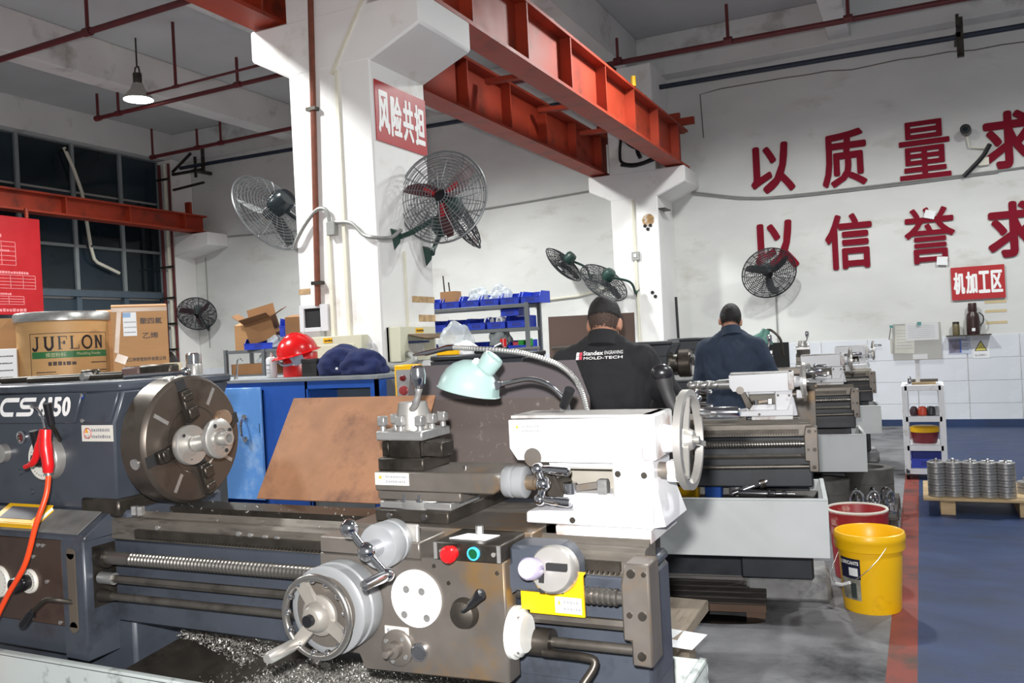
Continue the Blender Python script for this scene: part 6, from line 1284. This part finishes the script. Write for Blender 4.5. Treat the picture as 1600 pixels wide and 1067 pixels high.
def person(loc, rz, J, label, jack, hair_style, collar):
    t = T('person', label, 'person', loc, rz)
    def place(me, nm, mat): me.name = nm; me.materials.clear(); me.materials.append(mat); o = bpy.data.objects.new(nm, me); COL.objects.link(o); o.parent = t; return o
    hc = Vector(J['head']); pit = J['pitch']; Rm = Matrix.Rotation(-pit, 3, 'X') @ Matrix.Rotation(J.get('turn', 0), 3, 'Z')
    H = lambda x, y, z: hc+Rm @ Vector((x, y, z))
    b = MB()
    b.sph(H(0, -.005, .02), .1, (.74, .98, 1.0), 20, 14, Rm); b.sph(H(0, .03, -.045), .075, (.82, .95, .95), 18, 12, Rm)   # skull, jaw
    cap(b, H(0, .098, .01), H(0, .115, -.022), .01, .014, 10); b.sph(H(0, .085, -.065), .022, (1.2, .6, .5), 12, 8, Rm)     # nose, mouth
    b.sph(H(0, .075, .03), .05, (1.3, .45, .3), 12, 8, Rm); b.sph(H(0, .075, -.1), .025, (1.1, .8, .8), 10, 8, Rm)          # brow, chin
    for s in (-1, 1): b.sph(H(s*.076, -.008, -.012), .03, (.35, .62, 1.05), 12, 10, Rm)                                      # ears
    nb = Vector(J['neck']); cap(b, nb, H(0, -.02, -.06), .058, .055)
    b.sph((0, .0, 1.16), .19, (.85, .55, 1.2), 20, 14); b.sph((0, 0, .95), .17, (.9, .62, .9), 18, 12); cap(b, (0, 0, 1.2), nb, .1, .06)
    hands = []
    for s, sh, el, wr, pd in ((-1, J['shL'], J['elL'], J['wrL'], J['pdL']), (1, J['shR'], J['elR'], J['wrR'], J['pdR'])):
        sh, el, wr = Vector(sh), Vector(el), Vector(wr); cap(b, (s*.05, .0, sh.z-.02), sh, .06, .055); cap(b, sh, el, .05, .04); cap(b, el, wr, .04, .026)
        d = (wr-el).normalized(); d = (d+Vector(pd)*.5).normalized(); side = d.cross(Vector((0, 0, 1))).normalized(); nrm = side.cross(d)
        pc = wr+d*.05
        m2 = MB().obox(pc+d*.005, (.078, .09, .026), Matrix((side, d, nrm)).transposed()); b.add(m2.v, m2.f)
        cap(b, wr, wr+d*.03, .026, .03)
        for k, (off, ln) in enumerate(((-.03, .062), (-.010, .075), (.011, .07), (.031, .055))):
            p0 = pc+side*off+d*.04; p1 = p0+d*ln*.5-nrm*.012; p2 = p1+d*ln*.3-nrm*ln*.45; p3 = p2-nrm*ln*.35
            cap(b, p0, p1, .0095, .009, 10); cap(b, p1, p2, .009, .0082, 10); cap(b, p2, p3, .0082, .007, 10)
        th = pc-side*s*-1*-.036-d*.02 if False else pc-side*(s*.036)-d*.02
        q1 = th-side*(s*.025)+d*.03-nrm*.01; q2 = q1+d*.03-nrm*.018; cap(b, th, q1, .013, .011, 10); cap(b, q1, q2, .011, .008, 10)
    for s in (-1, 1):
        hp, kn, an = Vector((s*.09, 0, .92)), Vector((s*.11, .02, .5)), Vector((s*.12, -.02, .09))
        cap(b, hp, kn, .082, .055); cap(b, kn, an, .052, .036); cap(b, an, (s*.125, .11, .035), .036, .03)
    body = fuse(b, .0065, 3); body.name = 'body'; bo = place(body, 'body', SKIN)
    for s in (-1, 1):
        e = MB().sph(H(s*.032, .083, .008), .0125, n=12, m=8).build('eye', M('eye_white', '#e8e4de', .2, var=0), t)
    # hair
    h = MB(); h.sph(H(0, -.010, .026), .104, (.755, 1.0, .985), 22, 14, Rm); hm_ = fuse(h, .006, 2)
    bm = bmesh.new(); bm.from_mesh(hm_); inv = Rm.inverted()
    kill = [f for f in bm.faces if (lambda p: (p.y > .055 and p.z < .06) or p.z < hair_style(p)+.010*noise.noise(p*110))(inv @ (f.calc_center_median()-hc))]
    bmesh.ops.delete(bm, geom=kill, context='FACES'); bm.to_mesh(hm_); bm.free(); ho = place(hm_, 'hair', HAIR)
    sd = ho.modifiers.new('thick', 'SOLIDIFY'); sd.thickness = .008; sd.offset = -1
    h = MB(); h.sph(H(0, -.009, .024), .1015, (.752, 1.0, .985), 22, 14, Rm); hm_ = fuse(h, .006, 2)
    bm = bmesh.new(); bm.from_mesh(hm_)
    kill = [f for f in bm.faces if (lambda p: (p.y > .045 and p.z < .055) or p.z < -.04+.010*noise.noise(p*110) or p.z > .05)(inv @ (f.calc_center_median()-hc))]
    bmesh.ops.delete(bm, geom=kill, context='FACES'); bm.to_mesh(hm_); bm.free(); place(hm_, 'cropped_hair', M('hair_stubble', '#4b3a33', .8, var=.35, sc=120))
    # jacket
    j = MB()
    j.sph((0, -.005, 1.2), .215, (.98, .64, 1.1), 26, 16); j.sph((0, 0, 1.0), .2, (1.0, .72, .9), 24, 14); j.rev([(.185, 0), (.2, .12), (.2, .25)], (0, 0, .80), (0, 0, 1), 24)
    m3 = MB().sph((0, .0, 1.29), .2, (1.0, .5, .55), 24, 14); j.add(m3.v, m3.f)
    cap(j, (0, -.0, 1.28), nb+Vector((0, .0, -.01)), .14, .072)
    for s in (-1, 1): cap(j, nb+Vector((s*.03, 0, -.03)), Vector(J['shL' if s < 0 else 'shR'])+Vector((-s*.03, 0, .015)), .07, .066)
    for s, sh, el, wr in ((-1, J['shL'], J['elL'], J['wrL']), (1, J['shR'], J['elR'], J['wrR'])):
        sh, el, wr = Vector(sh), Vector(el), Vector(wr); w1 = el+(wr-el)*.93
        cap(j, (s*.07, 0, sh.z-.01), sh, .095, .077); cap(j, sh, el, .079, .064); cap(j, el, w1, .066, .047)
    jm = fuse(j, .010, 6); wrinkle(jm, J.get('wr', .022), 8, 3.3 if jack is JACK else 8.8); jo = place(jm, 'jacket', jack)
    # collar
    c = MB(); ax = (H(0, -.02, -.06)-nb).normalized()
    MB().rev([(.088, -.04), (.078, -.01), (.072, .018), (.069, .032), (.063, .032), (.064, .01), (.07, -.02)], nb+ax*.005, ax, 30, caps=False).build('collar', jack, t)
    # trousers, shoes
    tr = MB(); tr.sph((0, 0, .93), .18, (.98, .72, .7), 20, 12)
    for s in (-1, 1):
        cap(tr, (s*.09, 0, .9), (s*.11, .02, .5), .1, .08); cap(tr, (s*.11, .02, .5), (s*.12, -.015, .1), .08, .068)
    tm = fuse(tr, .011, 5); wrinkle(tm, .012, 8, 1.2); place(tm, 'trousers', TROU)
    for s in (-1, 1):
        f = MB().sph((s*.125, .06, .045), .05, (.95, 2.6, .9), 16, 10).obox((s*.125, .055, .012), (.09, .27, .024)); fm = fuse(f, .008, 2); place(fm, 'shoe', SHOE)
    return t, jo, Rm
J1 = dict(head=(.0, .065, 1.505), pitch=.35, neck=(.0, .015, 1.425), shL=(-.172, .0, 1.325), elL=(-.235, .06, 1.10), wrL=(-.15, .30, 1.06), pdL=(.2, .8, -.3), shR=(.177, .0, 1.33), elR=(.285, .08, 1.16), wrR=(.17, .32, 1.10), pdR=(-.3, .8, -.2), turn=0)
p1, j1, R1 = person((-1.265, 3.58, 0), .12, J1, 'man in a black jacket with white print on the back, bent over the second lathe', JACK, lambda p: .012 if p.y < 0 else .02, None)
p1.scale = (.95, .95, .983)
J2 = dict(head=(-.01, .07, 1.525), pitch=.4, neck=(-.0, .015, 1.44), shL=(-.178, .0, 1.325), elL=(-.245, .05, 1.10), wrL=(-.16, .30, 1.02), pdL=(.2, .8, -.3), shR=(.178, .0, 1.325), elR=(.265, .05, 1.12), wrR=(.17, .30, 1.04), pdR=(-.2, .8, -.3), turn=.25)
p2, j2, R2 = person((-1.2, 6.08, 0), .05, J2, 'man in a dark blue jacket working at the third lathe', JACKB, lambda p: -.035 if p.y < 0 else -.0, None)
p2.scale = (.96, .96, .975)
# print on the black jacket, laid on the cloth
bm = bmesh.new(); bm.from_mesh(j1.data); bvh = BVHTree.FromBMesh(bm); bm.free()
def on_back(m, name, mat):
    for p in m.v:
        h = bvh.ray_cast(Vector((p.x, -1, p.z)), Vector((0, 1, 0)))
        p.y = (h[0].y if h[0] is not None else -.1)-.003+p.y*.5
    o = m.build(name, mat, None, smooth=0); o.parent = j1; return o
def fine(m, n):
    """cut the faces of a flat print small enough to follow the cloth"""
    me = bpy.data.meshes.new('cut'); me.from_pydata([tuple(p) for p in m.v], [], m.f); bm = bmesh.new(); bm.from_mesh(me)
    bmesh.ops.triangulate(bm, faces=bm.faces)
    for _ in range(n):
        ed = [e for e in bm.edges if e.calc_length() > .012]
        if ed: bmesh.ops.subdivide_edges(bm, edges=ed, cuts=1)
        bmesh.ops.triangulate(bm, faces=bm.faces)
    o = MB(); o.add([v.co.copy() for v in bm.verts], [[v.index for v in f.verts] for f in bm.faces]); bm.free(); return o
u, v = Vector((1, 0, 0)), Vector((0, 0, 1)); zl = 1.352
m = text(MB(), 'Standex', (-.075, 0, zl+.014), u, v, .095, .019, bold=.035); on_back(fine(m, 2), 'lettering', WHITEP)
m = text(MB(), 'ENGRAVING', (.026, 0, zl+.016), u, v, .08, .015); on_back(fine(m, 2), 'lettering', WHITEP)
m = text(MB(), 'MOLD-TECH', (-.072, 0, zl-.004), u, v, .178, .012, bold=.03); on_back(fine(m, 2), 'lettering', WHITEP)
for x, mt, k in ((-.112, WHITEP, 0), (-.096, M('logo_pink', '#d8455a', .5), 1)):
    for z in (zl-.004, zl+.013): on_back(fine(MB().add([(x, 0, z), (x+.0145, 0, z), (x+.0165, 0, z+.0155), (x+.002, 0, z+.0155)], [(0, 1, 2, 3)]), 2), 'logo_block', mt)

# live centres lying in the second tray, odd things on the second headstock, rod by the far column
t = T('live_centre', 'steel live centre with tapered shank resting on the second tray edge', 'tool', (-.75, 4.22, .62), W=True)
a, b = Vector((-.86, 4.2, .628)), Vector((-.665, 4.25, .70)); d_ = (b-a).normalized()
MB().rev([(.012, 0), (.016, .13), (.016, .135), (.026, .137), (.026, .175), (.02, .178), (.018, .19), (0, .225)], a, d_, 20).build('centre_body', CHROME, t); MB().pipe(a+d_*.14, a+d_*.165, .0275, .02, 20).build('dark_band', STEELD, t)
t = T('drill_arbor', 'steel drill chuck arbor lying flat in the second tray', 'tool', (-.7, 4.2, .62), W=True)
a, b = Vector((-.83, 4.19, .632)), Vector((-.57, 4.22, .632)); d_ = (b-a).normalized()
MB().rev([(.015, 0), (.018, .02), (.018, .13), (.012, .135), (.016, .14), (.016, .17), (.010, .175), (.010, .2), (.014, .203), (.012, .22), (.005, .225), (.005, .26)], a, d_, 18).build('arbor_body', CHROME, t)
solo(B(-1.9, -.5, 4.12, 4.5, .375, .60), 'tray_swarf', M('swarf_dark', '#45413d', .5, .5, var=.4, sc=60, bump=.6, bsc=150), 'dark swarf filling the second lathe tray', 'swarf', (-1, 4.3, .375), kind='stuff')
solo(B(-1.13, -1.03, 4.2, 4.26, .60, .66), 'yellow_box', YELL, 'small yellow box in the second lathe tray', 'box', (-1.1, 4.2, .6), bev=.004)
solo(B(-1.0, -.92, 4.22, 4.28, .60, .655), 'blue_box', BLUEC, 'small blue box in the second lathe tray', 'box', (-.95, 4.2, .6), bev=.004)
solo(MB().cyl((-.86, 4.32, .60), (-.86, 4.32, .67), .04, n=24), 'steel_slug', STEELG, 'short steel cylinder standing in the second lathe tray', 'cylinder', (-.86, 4.3, .6), bev=.003)
zh = 1.363
solo(B(-2.44, -2.3, 4.13, 4.25, zh, zh+.035), 'yellow_carton', YELL, 'yellow carton on the left end of the second headstock', 'box', (-2.37, 4.2, zh), bev=.003)
cloth_lump('poly_bag', (-2.40, 4.28, zh+.07), (.09, .07, .11), POLY, 'crumpled clear plastic bag on the second headstock', 'bag', 4.4, .4)
cloth_lump('paper_wrap', (-2.3, 4.2, zh+.02), (.09, .05, .05), PAPER, 'crumpled white paper on the second headstock', 'paper', 5.4, .4)
solo(B(-2.22, -2.14, 4.16, 4.22, zh, zh+.035), 'black_block', BLACKM, 'black block on the second headstock', 'block', (-2.2, 4.2, zh), bev=.004)
t = T('indicator_clamp', 'small black and chrome clamp on the second headstock', 'tool', (-2.09, 4.2, zh), W=True)
B(-2.12, -2.04, 4.17, 4.22, zh, zh+.03).build('clamp_body', BLACKM, t, bev=.004); MB().cyl((-2.1, 4.19, zh+.03), (-2.06, 4.19, zh+.045), .012, n=12).build('clamp_screw', CHROME, t)
solo(MB().cyl((-2.115, 4.32, zh), (-2.115, 4.32, zh+.075), .018, n=12), 'red_bottle', REDP, 'tiny red bottle on the second headstock', 'bottle', (-2.115, 4.32, zh))
solo(MB().tube([(-2.0, 4.18, zh+.01), (-1.85, 4.22, zh+.016)], .010, 8), 'steel_rod', STEELG, 'short steel rod on the second headstock', 'bar', (-1.9, 4.2, zh))
solo(MB().tube([(-1.78, 4.22, zh+.01), (-1.64, 4.28, zh+.012)], .009, 8), 'steel_rod', STEELB, 'second steel rod nearer the man in black', 'bar', (-1.7, 4.25, zh))
solo(MB().cyl((-3.23, 12.45, 1.95), (-3.17, 12.3, .0), .02, n=8), 'black_rod', BLACKM, 'thin black rod leaning by the far column', 'rod', (-3.17, 12.3, 0))

disc(MB(), (0, 0, 0), (0, 0, 1), 1, 36).xf(Matrix.Translation((-.98, 4.22, .0015)) @ Matrix.Rotation(.15, 4, 'Z') @ Matrix.Diagonal((.24, .07, 1, 1))).build('oil_stain', M('oil_black', '#141313', .25), bpy.data.objects['floor'])
